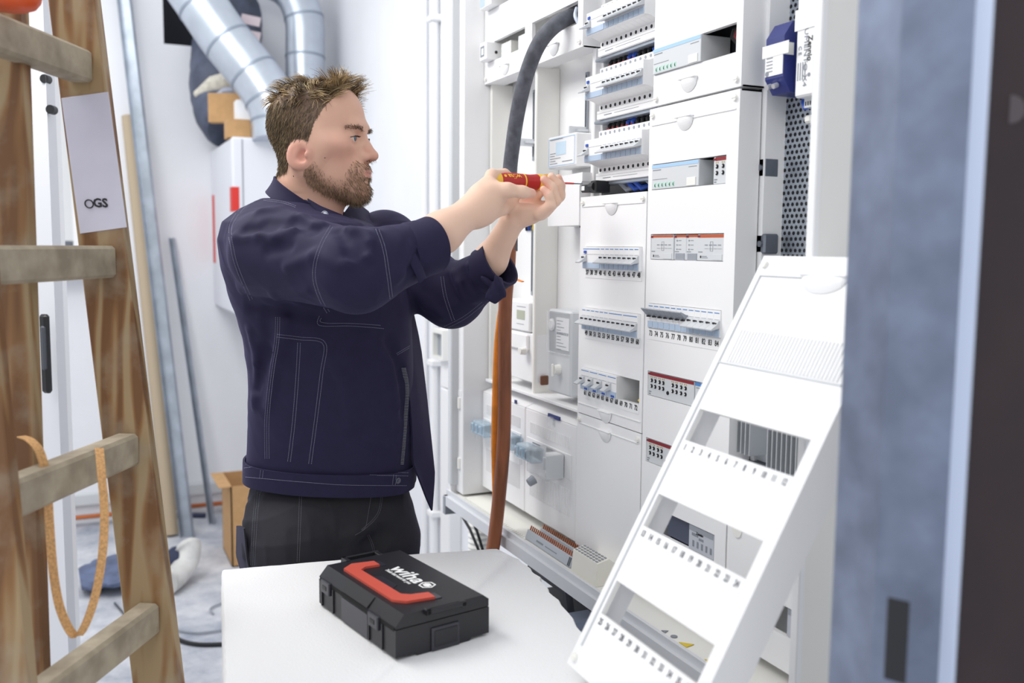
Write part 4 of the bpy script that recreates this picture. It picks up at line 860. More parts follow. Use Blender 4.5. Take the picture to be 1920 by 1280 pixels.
# ducts
DUCT = mat('spiral_duct_zinc', 'c3cbd6', .3, .6, noise=.08, nscale=9)
def duct(name, keys, r, label, rings):
    pts = spline([px(*q) for q in keys], 6); o = thing(name, label, 'duct', tuple(pts[-1])); MB().tube(pts, r, 28).build('duct_tube', DUCT, o, smooth=True)
    for i in rings:
        i = min(i, len(pts)-2); t = (pts[i+1]-pts[i]).normalized(); MB().tube([pts[i]-t*.006, pts[i]+t*.006], r*1.025, 28).build('seam_ring', mat('duct_seam', '98a2b0', .4, .5), o, smooth=True)
d1 = px(497, 262, 4.35).z
duct('ventilation_duct', [(330, -60, 4.35), (372, 0, 4.35), (420, 70, 4.35), (468, 130, 4.35), (502, 178, 4.35), (517, 218, 4.35), (521, 262, 4.35)], .116, 'thick galvanised duct bending down onto the ventilation unit', [7, 13, 19, 25, 31])
duct('ventilation_duct', [(440, -55, 4.75), (500, -42, 4.75), (548, -15, 4.75), (570, 35, 4.75), (572, 90, 4.75), (572, 150, 4.75), (572, 255, 4.75)], .097, 'galvanised duct elbow right of the thick duct, above the man', [12, 18, 26])
FD = mat('dark_insulated_foil', '4d5468', .55, noise=.25, nscale=12, bump=.5, bscale=25)
pts = spline([px(*q) for q in ((470, -40, 5.25), (440, 20, 5.1), (425, 85, 4.95), (420, 150, 4.85), (426, 200, 4.8), (446, 232, 4.75))], 6)
o = thing('insulated_duct', 'dark insulated flexible duct coming out of the wall opening', 'duct', tuple(pts[-1]))
MB().tube(pts, [.17, .172, .17, .168, .17, .165]*5 + [.16], 28).build('foil_jacket', FD, o, smooth=True)
w0 = px(418, 160, 4.68); MB().tube([px(368, 178, 4.70), px(400, 160, 4.66), px(440, 150, 4.64), px(470, 158, 4.66)], [.02, .045, .05, .03], 10).build('wool_lining', mat('mineral_wool', 'cfcabd', .95, noise=.15, nscale=40), o, smooth=True)
MB().tube([px(405, 185, 4.62), px(420, 172, 4.62), px(450, 168, 4.62), px(470, 175, 4.64)], .02, 8).build('torn_rim', mat('foil_light', 'aab1c2', .5), o, smooth=True)
for yy in (38, 66): board(px(452, yy-4, 4.62), px(488, yy+4, 4.62), (0, 0, 1), .045, .003, 'tape', mat('pink_white_tape', 'd6c6cb', .6), o)
cb = px(438, 203, 4.60)
b_ = MB().box(-.11, .085, -.05, .0, -.075, .065, .004); b_.xf(Matrix.Translation(cb) @ Matrix(((HR.x, HF.x, 0, 0), (HR.y, HF.y, 0, 0), (0, 0, 1, 0), (0, 0, 0, 1))))
b_.build('cardboard_insert', CARD, o)
# floor things
def onfloor(a, b, z=0.): return pxplane(a, b, 2, z)
p = onfloor(447, 1062); o = thing('cardboard_box', 'tall open cardboard box on the floor behind the man', 'box', (p.x, p.y, 0))
hz = pxplane(440, 912, 0, p.x).z; q = pxplane(434, 1000, 0, p.x).y
bx = MB(); bx.box(p.x-.30, p.x, q, q+.006, 0, hz); bx.box(p.x-.30, p.x, q+.40, q+.406, 0, hz); bx.box(p.x-.006, p.x, q, q+.40, 0, hz); bx.box(p.x-.30, p.x-.294, q, q+.40, 0, hz); bx.box(p.x-.30, p.x, q, q+.40, 0, .006); bx.build('walls', CARD, o)
MB().box(p.x-.30, p.x-.006, q-.05, q, hz-.004, hz).build('flap', CARD, o)
def sack(label, keys, w, m, name):
    pts = spline(keys, 5); n = len(pts); b = MB(); vs = []; K = 9
    for i, p in enumerate(pts):
        t = (pts[min(i+1, n-1)]-pts[max(i-1, 0)]).normalized(); s = Vector((0, 0, 1)).cross(t).normalized(); s = s if s.length > .1 else Vector((1, 0, 0)); u = t.cross(s)
        e = math.sin(math.pi*min(1, max(.08, (i+.5)/n)))**.4
        for k in range(2*K):
            a_ = 2*math.pi*k/(2*K); vs.append(p + s*math.cos(a_)*w*e*(1+.08*math.sin(5*i+k)) + u*(math.sin(a_)*.035+.005*math.sin(3*k+i)))
    fs = [(i*2*K+k, i*2*K+(k+1) % (2*K), (i+1)*2*K+(k+1) % (2*K), (i+1)*2*K+k) for i in range(n-1) for k in range(2*K)] + [tuple(range(2*K))[::-1], tuple(range((n-1)*2*K, n*2*K))]
    return b.add(vs, fs).build(name, m, smooth=True, label=label, cat='sack')
SK = mat('blue_grey_sheet', '5c6784', .7, noise=.3, nscale=12)
sack('crumpled blue grey sack lying on the floor behind the ladder', [onfloor(150, 1085, .05), onfloor(190, 1075, .06), onfloor(240, 1062, .07), onfloor(290, 1052, .07)], .17, SK, 'sack')
ws = onfloor(330, 1062)
o = thing('paper_roll', 'torn open white paper sack end on the floor right of the ladder', 'sack', (ws.x, ws.y, 0))
a_ = onfloor(285, 1075); vs = []; n = 20
rp = spline([onfloor(312, 1094, .05), onfloor(326, 1084, .05), onfloor(345, 1062, .07), onfloor(354, 1035, .12), onfloor(345, 1015, .16)], 5)
MB().tube(rp, [.05]*(len(rp)-5)+[.055, .06, .05, .04, .02], 12).build('paper', mat('dirty_white_paper', 'd3d2cf', .85, noise=.15, nscale=14), o, smooth=True)
ip = spline([onfloor(300, 1060, .06), onfloor(325, 1055, .08), onfloor(338, 1046, .09)], 5); MB().tube(ip, [.06]*len(ip), 12).build('lining', mat('dark_blue_lining', '28304c', .7), o, smooth=True)
for k, (ks, m_, nm) in enumerate(((((330, 1196), (350, 1204), (380, 1208), (425, 1207)), BLACK, 'black cable on the floor at the left of the polystyrene block'), (((215, 1130), (232, 1150), (240, 1165)), DGREY, 'dark cable piece on the floor between the ladder rungs'), (((330, 1180), (370, 1186), (420, 1180)), GREY, 'thin grey cable on the floor behind the black one'), (((400, 1150), (395, 1140), (420, 1128)), GREY, 'short grey cable curl on the floor beside the block'))):
    MB().tube(spline([onfloor(a, b, .008) for a, b in ks], 6), .008 if k == 0 else .004, 8).build('cable', m_, smooth=True, label=nm, cat='cable')
MB().tube(spline([onfloor(320, 968, .012), onfloor(350, 966, .012), onfloor(385, 966, .012)], 5), .014, 8).build('cable', mat('dark_blue_cable', '2c3350', .6), smooth=True, label='dark blue cable on the floor at the far wall', cat='cable')
# ================================================================== the man: distance-field modelling
YAW = 1.14334
MO = px(620, 640, 1.88); MO = Vector((MO.x, MO.y, 0))
def L(x, y, d):
    p = px(x, y, d) - MO; return np.array((p.dot(HR), p.dot(HF), p.z))
CAML = np.array(((CAMP-MO).dot(HR), (CAMP-MO).dot(HF), CAMP.z))
def lray(x, y):
    d = CF + CR*((x-960)/FPX) + CU*((640-y)/FPX); v = np.array((d.dot(HR), d.dot(HF), d.z)); return v/np.linalg.norm(v)
class Prim:
    def __init__(s, f, c, r, op='add', k=.01): s.f, s.c, s.r, s.op, s.k = f, np.array(c, float), r, op, k
def cone(a, b, r1, r2, op='add', k=.012, flat=None):
    a, b = np.array(a, float), np.array(b, float); ba = b-a; L2 = ba @ ba
    def f(P):
        pa = P-a; h = np.clip((pa @ ba)/L2, 0, 1); return np.linalg.norm(pa-h[:, None]*ba, axis=1)-(r1+(r2-r1)*h)
    return Prim(f, (a+b)/2, math.sqrt(L2)/2+max(r1, r2), op, k)
def chain(pts, rs, k=.006, op='add'): return [cone(pts[i], pts[i+1], rs[i], rs[i+1], op, k) for i in range(len(pts)-1)]
def ellp(c, r, R=None, op='add', k=.012):
    c = np.array(c, float); r = np.array(r, float)
    def f(P):
        q = P-c
        if R is not None: q = q @ R      # columns of R are the axes
        k0 = np.linalg.norm(q/r, axis=1); k1 = np.linalg.norm(q/(r*r), axis=1)+1e-9; return k0*(k0-1)/k1
    return Prim(f, c, max(r), op, k)
def loft(secs, op='add', k=.02):
    # secs: (z, ca, cb, ra, rb, power) from low to high
    S = np.array(secs, float); z0, z1 = S[0, 0], S[-1, 0]
    def f(P):
        z = np.clip(P[:, 2], z0, z1); ca, cb, ra, rb = [np.interp(z, S[:, 0], S[:, j]) for j in (1, 2, 3, 4)]
        x = np.abs((P[:, 0]-ca)/ra); y = np.abs((P[:, 1]-cb)/rb); q = (x**2.4+y**2.4)**(1/2.4); d = (q-1)*np.minimum(ra, rb)
        dz = np.maximum(z0-P[:, 2], P[:, 2]-z1); return np.where(dz > 0, np.sqrt(np.maximum(d, 0)**2+dz**2), np.maximum(d, dz))
    return Prim(f, (S[:, 1].mean(), S[:, 2].mean(), (z0+z1)/2), (z1-z0)/2+max(S[:, 3].max(), S[:, 4].max()), op, k)
def evals(prims, P):
    d = np.full(len(P), 9., np.float64)
    for p in prims:
        e = p.f(P); k = p.k
        if p.op == 'add': h = np.maximum(k-np.abs(d-e), 0)/k; d = np.minimum(d, e)-h*h*k*.25
        else: h = np.maximum(k-np.abs(d+e), 0)/k; d = np.maximum(d, -e)+h*h*k*.25
    return d
def trace(prims, x, y, t0=1.2, t1=2.4):
    v = lray(x, y); t = t0
    for _ in range(90):
        p = CAML+v*t; d = evals(prims, p[None])[0]
        if d < .0004: return p
        t += max(d*.8, .0004)
        if t > t1: break
    return None
def sdf_mesh(prims, h, B=14):
    lo = np.min([p.c-p.r for p in prims if p.op == 'add'], axis=0)-.02; hi = np.max([p.c+p.r for p in prims if p.op == 'add'], axis=0)+.02
    nb = np.ceil((hi-lo)/(h*B)).astype(int); N = nb*B+3
    G = np.stack(np.meshgrid(*[np.arange(n) for n in nb], indexing='ij'), -1).reshape(-1, 3); C = lo+(G*B+B/2)*h; R = B*h*.8661
    near = np.zeros(len(C), bool)
    for p in prims: near |= np.linalg.norm(C-p.c, axis=1) < p.r+R+.02
    G, C = G[near], C[near]
    dc = evals(prims, C); kp = np.abs(dc) < R*1.9+.012; G, C = G[kp], C[kp]
    m = B+2; idx = np.stack(np.meshgrid(*[np.arange(m)]*3, indexing='ij'), -1).reshape(-1, 3)-1
    IDS, POS, Q = [], [], []
    lin_ = lambda c: (c[:, 0]+1)*(N[1]*N[2]*1)+(c[:, 1]+1)*N[2]+(c[:, 2]+1)
    for g, c in zip(G, C):
        use = [p for p in prims if np.linalg.norm(c-p.c) < p.r+R+.03]
        if not use: continue
        s = g*B+idx; V = evals(use, lo+s*h).reshape(m, m, m)
        if V.min() > 0 or V.max() < 0: continue
        I = V < 0; n = m-1
        cnt = np.zeros((n, n, n), np.int16); acc = np.zeros((n, n, n, 3))
        for ax in range(3):
            a = [slice(None)]*3; b = [slice(None)]*3; a[ax] = slice(0, n); b[ax] = slice(1, m)
            va, vb = V[tuple(a)], V[tuple(b)]; cr = I[tuple(a)] != I[tuple(b)]; t = np.where(cr, va/np.where(cr, va-vb, 1), 0)
            o1, o2 = [q for q in range(3) if q != ax]
            for u in (0, 1):
                for w_ in (0, 1):
                    sl = [slice(None)]*3; sl[o1] = slice(u, u+n); sl[o2] = slice(w_, w_+n); x = cr[tuple(sl)]
                    cnt += x; acc[..., ax] += np.where(x, t[tuple(sl)], 0); acc[..., o1] += x*u; acc[..., o2] += x*w_
            # quads for owned edges
            e = np.argwhere(cr[tuple(slice(1, m-1) if q != ax else slice(1, n) for q in range(3))])
            if len(e):
                e = e+1; ins = I[e[:, 0], e[:, 1], e[:, 2]]; base = g*B-1+e; q4 = []
                for u, w_ in ((-1, -1), (0, -1), (0, 0), (-1, 0)):
                    cc_ = base.copy(); cc_[:, o1] += u; cc_[:, o2] += w_; q4.append(lin_(cc_))
                q4 = np.stack(q4, 1); flip = ins if ax != 1 else ~ins; q4[~flip] = q4[~flip][:, ::-1]; Q.append(q4)
        act = np.argwhere(cnt > 0)
        if len(act):
            IDS.append(lin_(g*B-1+act)); POS.append(lo+(g*B-1+act+acc[act[:, 0], act[:, 1], act[:, 2]]/cnt[act[:, 0], act[:, 1], act[:, 2], None])*h)
    ids = np.concatenate(IDS); pos = np.concatenate(POS); uq, fi = np.unique(ids, return_index=True); pos = pos[fi]
    q = np.concatenate(Q); f = np.searchsorted(uq, q); f = np.minimum(f, len(uq)-1); ok = (uq[f] == q).all(1)
    return pos, f[ok]
def relax(v, f, it=2, lam=.5):
    e = np.concatenate([f[:, [0, 1]], f[:, [1, 2]], f[:, [2, 3]], f[:, [3, 0]]]); e = np.concatenate([e, e[:, ::-1]])
    for _ in range(it):
        s = np.zeros_like(v); c = np.bincount(e[:, 0], minlength=len(v))[:, None]
        for j in range(3): s[:, j] = np.bincount(e[:, 0], v[e[:, 1], j], minlength=len(v))
        v = v+lam*(s/np.maximum(c, 1)-v)
    return v
def np_obj(name, v, f, m, parent, col=None, smooth=True):
    me = bpy.data.meshes.new(name); me.vertices.add(len(v)); me.vertices.foreach_set('co', np.asarray(v, np.float32).ravel()); k = f.shape[1]
    me.loops.add(f.size); me.loops.foreach_set('vertex_index', f.astype(np.int32).ravel()); me.polygons.add(len(f)); me.polygons.foreach_set('loop_start', np.arange(0, f.size, k, dtype=np.int32)); me.polygons.foreach_set('loop_total', np.full(len(f), k, np.int32))
    me.update(calc_edges=True); me.polygons.foreach_set('use_smooth', np.full(len(f), smooth))
    if col is not None:
        a = me.color_attributes.new('Col', 'FLOAT_COLOR', 'POINT'); a.data.foreach_set('color', np.concatenate([col, np.ones((len(v), 1))], 1).astype(np.float32).ravel())
    me.materials.append(m); o = bpy.data.objects.new(name, me); COL.objects.link(o); o.parent = parent; ORG[o.name] = None
    return o
def vcol_mat(name, rough, sss=0., spec=.4, sheen=0.):
    m = mat(name, 'ffffff', rough, sss=sss, spec=spec); nt = m.node_tree; a = nt.nodes.new('ShaderNodeAttribute'); a.attribute_name = 'Col'; b = nt.nodes['Principled BSDF']; nt.links.new(a.outputs[0], b.inputs['Base Color'])
    if sheen: b.inputs['Sheen Weight'].default_value = sheen
    return m
MAN = thing('person', 'man in navy work jacket and black trousers holding a red screwdriver at the cabinet', 'person', tuple(MO), world=False)
MAN.rotation_euler = (0, 0, YAW)
# ---------------------------------------------------------------- head frame
HD = 1.84; PH = .21; HC = L(600, 265, HD); MMP = HD/FPX
Fv = np.array((math.cos(PH), -math.sin(PH), 0)); Rv = np.array((-math.sin(PH), -math.cos(PH), 0)); Uv = np.array((0, 0, 1.))
HS = .001*1.02
def h_(f, l, u): return HC+(Fv*f+Rv*l+Uv*u)*HS
HR3 = np.stack([Fv, Rv, Uv], 1)
def hell(c, r, op='add', k=.012, tilt=0.):
    R = HR3
    if tilt:
        ca, sa = math.cos(tilt), math.sin(tilt); R = np.stack([Fv*ca+Uv*sa, Rv, -Fv*sa+Uv*ca], 1)
    return ellp(h_(*c), np.array(r)*HS, R, op, k)
def hcone(a, b, r1, r2, op='add', k=.012): return cone(h_(*a), h_(*b), r1*HS, r2*HS, op, k)
head = [hell((-14, 0, 36), (87, 73, 77)), hell((34, 0, 44), (49, 57, 56), k=.03), hell((40, 0, -24), (46, 57, 72), k=.03),
        hell((30, 0, -60), (50, 48, 44), k=.03)]
for s in (-1, 1):
    head += [hcone((2, 50*s, -62), (72, 16*s, -98), 15, 15, k=.028), hell((52, 44*s, -12), (26, 19, 17), k=.022), hell((-2, 60*s, -20), (34, 12, 34), k=.03)]
head += [hell((80, 0, -92), (17, 20, 17), k=.02), hcone((80, -24, 23), (80, 24, 23), 9.5, 9.5, k=.018), hell((76, 0, -60), (22, 30, 24), k=.018)]
for s in (-1, 1):
    head += [hell((88, 31*s, 3), (13, 17, 10.5), 'sub', .012)]
head += [hcone((84, 0, 13), (106, 0, -27), 6.0, 8.6, k=.010), hell((106, 0, -29), (10.5, 9.5, 8.5), k=.008)]
for s in (-1, 1): head += [hell((93, 12.5*s, -32), (11, 7, 8.5), k=.006), hell((97, 6.5*s, -41), (5.5, 3.2, 4), 'sub', .004)]
for s in (-1, 1):   # lids and eyeball bulge
    head += [hell((73.5, 31*s, 3), (11.5, 14.5, 11.5), k=.006), hcone((84.5, 20*s, 2.0), (79, 42*s, 1.2), 1.5, 1.5, 'sub', .003)]
head += [hell((81, 13*s, -15), (10, 8, 15), k=.012) for s in (-1, 1)]
head += [hell((92.5, 0, -57.5), (7.5, 20, 4.8), k=.006), hell((91.0, 0, -67.0), (7.5, 18, 5.4), k=.006), hcone((98.5, -15, -62.3), (98.5, 15, -62.3), 1.6, 1.6, 'sub', .003), hell((97, 0, -77), (5, 14, 3.5), 'sub', .010)]
for s in (-1, 1):   # ears
    head += [hell((-10, 74*s, -32), (24, 5.5, 27), k=.006, tilt=-.35), hell((4, 70*s, -50), (9, 6, 9), k=.006)]
    head += [hell((-7, 83*s, -31), (18, 8, 20), 'sub', .003, tilt=-.35), hell((-14, 75*s, -27), (6, 3.0, 15), k=.003, tilt=-.35), hell((-1, 78*s, -34), (9.5, 9, 12), 'sub', .003, tilt=-.35), hell((6, 77*s, -33), (3.5, 4, 6.5), k=.004)]
NB = L(560, 425, 1.86)
head += [cone(h_(-22, 0, -40), NB, .054, .062, k=.03), cone(h_(14, 0, -92), L(600, 432, 1.85), .030, .036, k=.035), hell((72, 0, -104), (16, 16, 8), k=.02)]
# ---------------------------------------------------------------- limbs and trunk under the clothes
Sr, Er, Wr = L(520, 478, 1.715), L(668, 512, 1.565), L(884, 396, 1.69)
Sl, El, Wl = L(728, 452, 2.01), L(848, 552, 1.92), L(960, 416, 1.80)
trunk = [loft([(L(0, 900, 1.9)[2], L(610, 900, 1.9)[0], .02, .14, .10), (L(0, 640, 1.88)[2], L(612, 640, 1.88)[0], .01, .145, .105), (L(0, 500, 1.87)[2], L(600, 500, 1.87)[0], .0, .13, .13), (L(0, 430, 1.86)[2], L(570, 430, 1.86)[0], -.01, .06, .07)], k=.05)]
arms = [cone(NB+np.array((0,0,-.05)), Sr, .05, .045, k=.03), cone(NB+np.array((0,0,-.05)), Sl, .05, .045, k=.03), cone(Sr, Er, .042, .037, k=.03), cone(Sl, El, .042, .036, k=.03)]
Mr = L(828, 436, 1.648); Ml = L(920, 487, 1.845)
arms += [cone(Er, Mr, .037, .034, k=.02), cone(Mr, Wr, .034, .0265, k=.02), cone(El, Ml, .036, .030, k=.02), cone(Ml, Wl, .030, .0225, k=.02)]
# right hand: back of the hand towards the camera, thumb along the handle, fingers curled behind it
rh = []
def hp(*q): return L(*q)
rh += [ellp(L(904, 384, 1.705), (.030, .024, .036), k=.012), cone(L(888, 394, 1.69), L(916, 352, 1.715), .026, .021, k=.016), cone(L(893, 403, 1.70), L(938, 388, 1.735), .022, .017, k=.014), cone(L(910, 376, 1.700), L(940, 362, 1.710), .021, .0155, k=.014)]
rh += chain([L(922, 358, 1.700), L(952, 356, 1.697), L(980, 360, 1.706), L(997, 362, 1.718)], [.0165, .0125, .0105, .0085], .008)      # thumb
rh += chain([L(914, 345, 1.722), L(922, 329, 1.742), L(946, 326, 1.772), L(962, 336, 1.785)], [.0125, .0115, .0095, .0085], .005)     # index over the butt
rh += chain([L(926, 372, 1.735), L(950, 366, 1.775), L(962, 350, 1.790), L(962, 334, 1.788)], [.0130, .0110, .0095, .0085], .005)     # middle
rh += chain([L(930, 386, 1.735), L(955, 380, 1.772), L(970, 364, 1.788), L(972, 346, 1.790)], [.0125, .0105, .0092, .0082], .005)     # ring
rh += chain([L(922, 398, 1.73), L(944, 394, 1.765), L(960, 382, 1.780), L(966, 368, 1.784)], [.0115, .0095, .0085, .0075], .005)      # little
# left hand: palm up, fingers rising round the tip of the driver
lh = [ellp(L(984, 397, 1.80), (.034, .030, .0165), k=.010), cone(L(962, 410, 1.80), L(992, 405, 1.795), .021, .0165, k=.012), cone(L(985, 404, 1.79), L(1014, 398, 1.785), .0170, .0135, k=.010), cone(L(972, 396, 1.815), L(1018, 388, 1.83), .0170, .0125, k=.010)]
lh += chain([L(1010, 402, 1.775), L(1033, 385, 1.762), L(1030, 366, 1.758), L(1019, 355, 1.758)], [.0115, .0095, .0085, .0070], .004)   # little
lh += chain([L(1016, 400, 1.790), L(1042, 376, 1.778), L(1036, 351, 1.770), L(1020, 336, 1.766)], [.0125, .0103, .0092, .0075], .004)    # ring
lh += chain([L(1022, 396, 1.812), L(1049, 368, 1.806), L(1046, 346, 1.800), L(1034, 331, 1.796)], [.0125, .0105, .0094, .0078], .004)    # middle
lh += chain([L(1024, 390, 1.832), L(1050, 366, 1.840), L(1051, 348, 1.836), L(1047, 334, 1.828)], [.0120, .0100, .0090, .0076], .004)    # index
lh += chain([L(968, 392, 1.822), L(982, 376, 1.830), L(1000, 369, 1.822), L(1012, 362, 1.812)], [.0185, .0150, .0115, .0090], .008)      # thumb
BODY = trunk + arms + head + rh + lh
bv, bf = sdf_mesh(BODY, .0023); bv = relax(bv, bf, 1, .4)
def lin3(c): return np.array(lin(c)[:3])
def blend(col, c, wgt): return col*(1-wgt[:, None])+lin3(c)*wgt[:, None]
def near(v, p, r, soft=.5): d = np.linalg.norm(v-p, axis=1)/r; return np.clip((1-d)/soft, 0, 1)
q = (bv-HC) @ HR3/HS          # head coordinates in millimetres
skin = np.tile(lin3('e9c4ae'), (len(bv), 1))
ish = (q[:, 2] > -170) & (np.abs(q[:, 1]) < 95) & (np.abs(q[:, 0]) < 130)
skin[ish] = lin3('ddb09a')
nz = RNG.normal(0, 1, len(bv))
for s in (-1, 1): skin = blend(skin, 'd99486', .5*near(q, np.array((-10, 74*s, -32)), 36)); skin = blend(skin, 'd8a08e', .45*near(q, np.array((60, 46*s, -22)), 40))
skin = blend(skin, 'd69c8a', .45*near(q, np.array((104, 0, -30)), 22))
lipw = np.clip(1-np.linalg.norm((q-np.array((96, 0, -62)))/np.array((13, 22, 8.0)), axis=1), 0, 1)*3; skin = blend(skin, 'c27f72', np.clip(lipw, 0, .75))
for p in (L(1019, 355, 1.758), L(1020, 336, 1.766), L(1047, 334, 1.828), L(997, 362, 1.718)): skin = blend(skin, 'eaa898', .55*near(bv, p, .018))
skin = blend(skin, 'e8a090', .6*near(bv, L(985, 376, 1.83), .026))
# where hair and beard grow
f_, l_, u_ = q[:, 0], np.abs(q[:, 1]), q[:, 2]
hairline = np.interp(u_, [-70, -45, -25, 0, 25, 50, 75, 95, 130], [-46, -36, 2, 12, 20, 34, 52, 62, 64])
earz = (((f_+9)/27)**2+((u_+33)/29)**2 < 1) & (l_ > 58)
hairm = ish & (f_ < hairline) & (u_ > np.interp(f_, [-60, -40, -20, 0, 20], [-66, -60, -20, -24, -24])) & ~earz
beard_top = np.interp(f_, [-8, 5, 20, 37, 55, 66, 73, 82, 100], [-12, -24, -46, -66, -74, -70, -56, -46, -44])
beardm = ish & (f_ > -2) & (u_ < beard_top+12*RNG.random(len(u_))**2) & (u_ > -122) & ~earz & (lipw < .12) & ~((np.abs(u_+76) < 4) & (l_ < 9) & (f_ > 70))
beardm &= u_ > np.interp(f_, [-10, 20, 60, 110], [-78, -100, -120, -124])
skin = blend(skin, '4a3a2c', .85*hairm.astype(float)); skin = blend(skin, '8a6a52', .5*beardm*np.clip((beard_top-u_)/30+.15, 0, 1))
SKIN = vcol_mat('skin', .5, sss=.12)
np_obj('body', bv, bf, SKIN, MAN, skin)
# ---------------------------------------------------------------- hair, beard, brows as tapered strands
vn = np.zeros_like(bv); fn = np.cross(bv[bf[:, 2]]-bv[bf[:, 0]], bv[bf[:, 3]]-bv[bf[:, 1]])
for k in range(4): np.add.at(vn, bf[:, k], fn)
vn /= np.linalg.norm(vn, axis=1)[:, None]+1e-9
if ((bv-HC)*vn)[ish].sum() < 0: vn = -vn
def strands(roots, dirs, lens, bend, rad, cols, npt=5):
    n = len(roots); d = dirs/np.linalg.norm(dirs, axis=1)[:, None]; P = np.zeros((n, npt, 3)); P[:, 0] = roots
    for i in range(1, npt):
        dd = d+bend*(i/(npt-1)); dd /= np.linalg.norm(dd, axis=1)[:, None]; P[:, i] = P[:, i-1]+dd*(lens/(npt-1))[:, None]
    ref = np.cross(d, RNG.normal(0, 1, (n, 3))); ref /= np.linalg.norm(ref, axis=1)[:, None]; r2 = np.cross(d, ref)
    tap = np.linspace(1, .25, npt)**.7; V = np.zeros((n, npt, 3, 3))
    for k in range(3):
        a = 2*math.pi*k/3; V[:, :, k] = P+(ref*math.cos(a)+r2*math.sin(a))[:, None]*(rad[:, None]*tap[None])[..., None]
    base = np.arange(n)[:, None, None]*npt*3; i = np.arange(npt-1)[None, :, None]*3; k = np.arange(3)[None, None]; k2 = (k+1) % 3
    F = np.stack([base+i+k, base+i+k2, base+i+3+k2, base+i+3+k], -1).reshape(-1, 4)
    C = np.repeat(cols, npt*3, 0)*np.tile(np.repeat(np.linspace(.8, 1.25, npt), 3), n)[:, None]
    return V.reshape(-1, 3), F, np.clip(C, 0, 1)
HAIR = vcol_mat('hair_strands', .45, spec=.5)
cols_ = np.stack([lin3(c) for c in ('5b4a35', '7d6748', '9a845e', '4a3a29', 'b39d74')])
ci = np.where(hairm)[0]; uu, ff, ll = u_[ci], f_[ci], l_[ci]
topw = np.clip((uu-62+.12*ll-.05*ff)/26, 0, 1)
pick = RNG.random(len(ci)) < np.where(topw > .3, .62, .75); pick = ci[pick]; tw = np.clip((u_[pick]-58)/26, 0, 1)
lens = HS*(7+4*RNG.random(len(pick))+tw*(17+15*RNG.random(len(pick)))+np.where((f_[pick] > 30) & (u_[pick] > 66), 7, 0))
cell = np.floor(q[pick]/14.).astype(int); hsh = np.sin(cell @ np.array((12.9898, 78.233, 37.719)))*43758.5453; ang = (hsh-np.floor(hsh))*2*math.pi
clump = (Fv[None]*np.cos(ang)[:, None]+Rv[None]*np.sin(ang)[:, None])
fr = np.clip((f_[pick]-20)/25, 0, 1)[:, None]; sweep = Fv*(.75-.65*fr)+Uv*(.35+.85*fr)
side = -Uv*.95-Fv*.35
dirs = vn[pick]*(.25+.50*tw)[:, None]+tw[:, None]*(sweep*.75+clump*1.05)+(1-tw)[:, None]*side+RNG.normal(0, .12, (len(pick), 3))
bend = tw[:, None]*(np.roll(clump, 1, axis=1)*.0-vn[pick]*(1.15-.9*fr)+clump*.5+Fv*(.25+.5*fr))+(1-tw)[:, None]*(-Uv*.2-vn[pick]*.25)
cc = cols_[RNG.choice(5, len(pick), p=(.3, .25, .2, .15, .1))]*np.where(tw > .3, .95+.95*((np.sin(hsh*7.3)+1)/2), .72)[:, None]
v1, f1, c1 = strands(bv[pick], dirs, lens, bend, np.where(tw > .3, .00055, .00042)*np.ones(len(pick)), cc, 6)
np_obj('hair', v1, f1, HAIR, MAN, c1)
bi = np.where(beardm)[0]; dens = np.clip(.10+(beard_top[bi]-u_[bi])/55, .10, .62); dens = np.where(f_[bi] > 72, np.maximum(dens, .42), dens); pick = bi[RNG.random(len(bi)) < dens]
dirs = vn[pick]*.55-Uv*.8+Fv*.3*(f_[pick] > 60)[:, None]+RNG.normal(0, .28, (len(pick), 3))
v2, f2, c2 = strands(bv[pick], dirs, HS*(3.5+3.5*RNG.random(len(pick))+2*(u_[pick] < -85)), -.3*Uv[None]*np.ones((len(pick), 1)), .0003*np.ones(len(pick)), cols_[RNG.choice(5, len(pick), p=(.3, .25, .2, .15, .1))], 4)
np_obj('beard', v2, f2, HAIR, MAN, c2)
bw = ish & (np.abs(u_-20.5-np.interp(l_, [10, 30, 48], [-2, 1.5, -1.5])) < 3.4) & (l_ > 12) & (l_ < 47) & (f_ > 48)
bi = np.where(bw)[0]; bi = np.repeat(bi, 2); sgn = np.sign(q[bi, 1])
dirs = vn[bi]*.3+Rv[None]*sgn[:, None]*.9+Uv*.2+RNG.normal(0, .2, (len(bi), 3))
v3, f3, c3 = strands(bv[bi]+RNG.normal(0, .0006, (len(bi), 3)), dirs, HS*(6+4*RNG.random(len(bi))), -.2*Uv[None]*np.ones((len(bi), 1)), .0003*np.ones(len(bi)), np.tile(lin3('6a5038'), (len(bi), 1)), 4)
np_obj('eyebrows', v3, f3, HAIR, MAN, c3)
lw = []
for s in (-1, 1):
    for k in range(16):
        t = k/15; lw.append(h_(86.2-7.6*t**1.6, (19+23*t)*s, 4.4+1.6*math.sin(math.pi*t)-2.2*t))
lw = np.array(lw); ld = np.tile(Fv*.9+Uv*.1, (len(lw), 1))+np.repeat(np.array((-1, 1)), 16)[:, None]*Rv*.35; lw = np.repeat(lw, 4, 0)+RNG.normal(0, .0004, (128, 3)); ld = np.repeat(ld, 4, 0)
v4, f4, c4 = strands(lw, ld, np.full(128, .0055), np.tile(Uv*.1, (128, 1)), np.full(128, .00028), np.tile(lin3('2e221b'), (128, 1)), 4)
np_obj('eyelashes', v4, f4, HAIR, MAN, c4)
EYEW = mat('eye_white', 'e2dcd8', .2); IRIS = mat('iris_blue_grey', '5a6d7c', .2); PUP = mat('pupil', '0c0c0e', .1)
